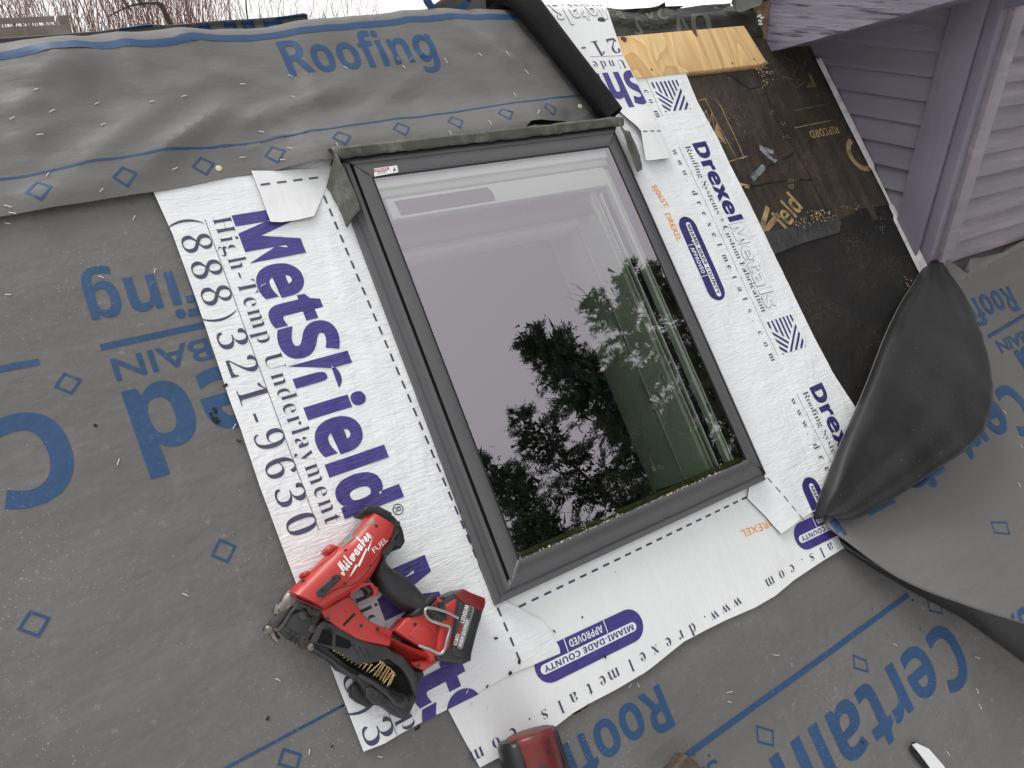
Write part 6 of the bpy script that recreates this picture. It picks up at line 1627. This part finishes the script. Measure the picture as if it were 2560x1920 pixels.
# ================================================================ TREES BEHIND THE PHOTOGRAPHER (seen in the pane)
def conifer(az, D, el, width, lab, seed, dens=1.0, lean=0.0, bare=False):
    random.seed(seed); a = math.radians(az)
    x, y = math.sin(a)*D, CAMW.y-math.cos(a)*D; z0 = -4.75
    top = CAMW.z+math.tan(math.radians(el))*D; Ht = top-z0
    t = empty('pine_tree', (x, y, z0), roof=False, label=lab, cat='tree', group='pines behind the photographer')
    bm = bmesh.new(); pts = [Vector((x+lean*(k/6)**2, y, z0+Ht*k/6)) for k in range(7)]
    add_tube(bm, pts, [Ht*.010*(1-.9*k/6) for k in range(7)], 8); 
    cb = bmesh.new()
    nb = int(150*dens)
    for k in range(nb):
        s = .30+.69*(k+random.random())/nb; p = Vector((x+lean*s*s, y, z0+Ht*s))
        Lb = width*(1-s)**.75*random.uniform(.55, 1.25)+.25; th = random.random()*6.28
        dirb = Vector((math.cos(th), math.sin(th), random.uniform(-.12, .35)))
        pend = [p]; dcur = dirb.normalized()
        for i in range(4):
            dcur = (dcur+Vector((random.uniform(-.2, .2), random.uniform(-.2, .2), random.uniform(-.12, .16)))).normalized(); pend.append(pend[-1]+dcur*Lb/4)
        add_tube(bm, pend, [.028*(1-s)+.010, .02*(1-s)+.008, .012*(1-s)+.006, .007, .004], 4, caps=False)
        if bare: continue
        for i in range(int(6+Lb*9)):
            f = .05+.6*random.random(); j = min(3, int(f*4)); q = pend[j].lerp(pend[j+1], f*4-j)+Vector((random.gauss(0, .16), random.gauss(0, .16), random.gauss(0, .12)))
            dn = Vector((random.uniform(-1, 1), random.uniform(-1, 1), random.uniform(-1, 1))).normalized(); sdn = dn.cross(Vector((random.random()-.5, random.random()-.5, random.random()-.5))).normalized()*random.uniform(.03, .07)
            cb.faces.new([cb.verts.new(q-sdn), cb.verts.new(q+sdn), cb.verts.new(q+dn*random.uniform(.15, .34))])
        for i in range(int(8+Lb*11)):
            f = .12+.88*random.random()**.75; j = min(3, int(f*4)); q0 = pend[j].lerp(pend[j+1], f*4-j)
            tw = (dcur+Vector((random.uniform(-1, 1), random.uniform(-1, 1), random.uniform(-.5, .8)))*.9).normalized(); tl = random.uniform(.15, .42)*(.5+.3*Lb)
            for m_ in range(int(12+tl*22)):
                q = q0+tw*(tl*random.random())+Vector((random.gauss(0, .03), random.gauss(0, .03), random.gauss(0, .03)))
                dn = (tw+Vector((random.uniform(-1, 1), random.uniform(-1, 1), random.uniform(-1, 1)))*.8).normalized(); sdn = dn.cross(Vector((random.random()-.5, random.random()-.5, random.random()-.5))).normalized()*random.uniform(.008, .017)
                ln = random.uniform(.06, .14); cb.faces.new([cb.verts.new(q-sdn), cb.verts.new(q+sdn), cb.verts.new(q+dn*ln)])
    link_bm('trunk', bm, m_bark, t, smooth=50)
    if not bare: link_bm('crown', cb, m_needle, t, smooth=False)
    else: cb.free()
conifer(39.5, 13.0, 41.0, 2.6, 'ragged pine mirrored in the lower left of the pane', 1, 1.15)
conifer(33, 15.0, 38.5, 2.6, 'pine mirrored along the left edge of the dark reflection', 2, 1.0)
conifer(45.5, 14.5, 41.5, 2.7, 'middle pine of the reflection with gaps of sky low down', 3, .9)
conifer(54.5, 12.0, 44.5, 2.9, 'tallest dense pine mirrored toward the right of the pane', 4, 1.6)
conifer(65, 14.0, 40.0, 3.2, 'pine mirrored behind the green strip of the light shaft', 5, 1.3)
conifer(26, 17.0, 35.0, 3.4, 'low pine mirrored at the bottom left corner of the pane', 6, 1.3)
conifer(51, 19.0, 38.5, 3.6, 'pine filling the gap between the middle and tallest pines', 7, 1.2)
conifer(36, 20.0, 35.5, 3.8, 'far pine behind the two left pines', 8, 1.3)
conifer(29.5, 16.0, 36.0, 3.4, 'pine darkening the lower left of the pane', 10, 1.2)
conifer(59.5, 17.0, 42.0, 3.6, 'broad pine behind the tallest one', 11, 1.2)
# bare hardwood
random.seed(9)
a = math.radians(73); D = 11.0; x, y = math.sin(a)*D, CAMW.y-math.cos(a)*D; z0 = -4.75
t = empty('bare_tree', (x, y, z0), roof=False, label='leafless tree whose twigs are mirrored at the right of the pane', cat='tree')
bm = bmesh.new()
def limb(p, d, L, r, dep):
    pts = [p]; dd = d.normalized()
    for k in range(5):
        dd = (dd+Vector((random.uniform(-1, 1), random.uniform(-1, 1), random.uniform(-.5, .8)))*.22).normalized(); pts.append(pts[-1]+dd*L/5)
    add_tube(bm, pts, [r*(1-.14*k) for k in range(6)], 5, caps=False)
    if dep:
        for k in range(4 if dep > 1 else 3):
            q = pts[random.randint(1, 5)]; limb(q, (dd*.6+Vector((random.uniform(-1, 1), random.uniform(-1, 1), random.uniform(-.2, .8)))), L*random.uniform(.45, .75), r*.5, dep-1)
limb(Vector((x, y, z0)), Vector((0, 0, 1)), 12.3, .15, 0)
tip = Vector((x, y, z0+11.6))
for k in range(7):
    limb(tip+Vector((0, 0, -random.random()*2.5)), Vector((random.uniform(-1, .8), random.uniform(-.6, 1), random.uniform(.15, .9))), random.uniform(1.5, 2.4), .045, 3)
link_bm('trunk', bm, m_bark, t, smooth=50)

# tidy helper properties
for o in COL.objects:
    for k in ('_o', '_r'):
        if k in o: del o[k]
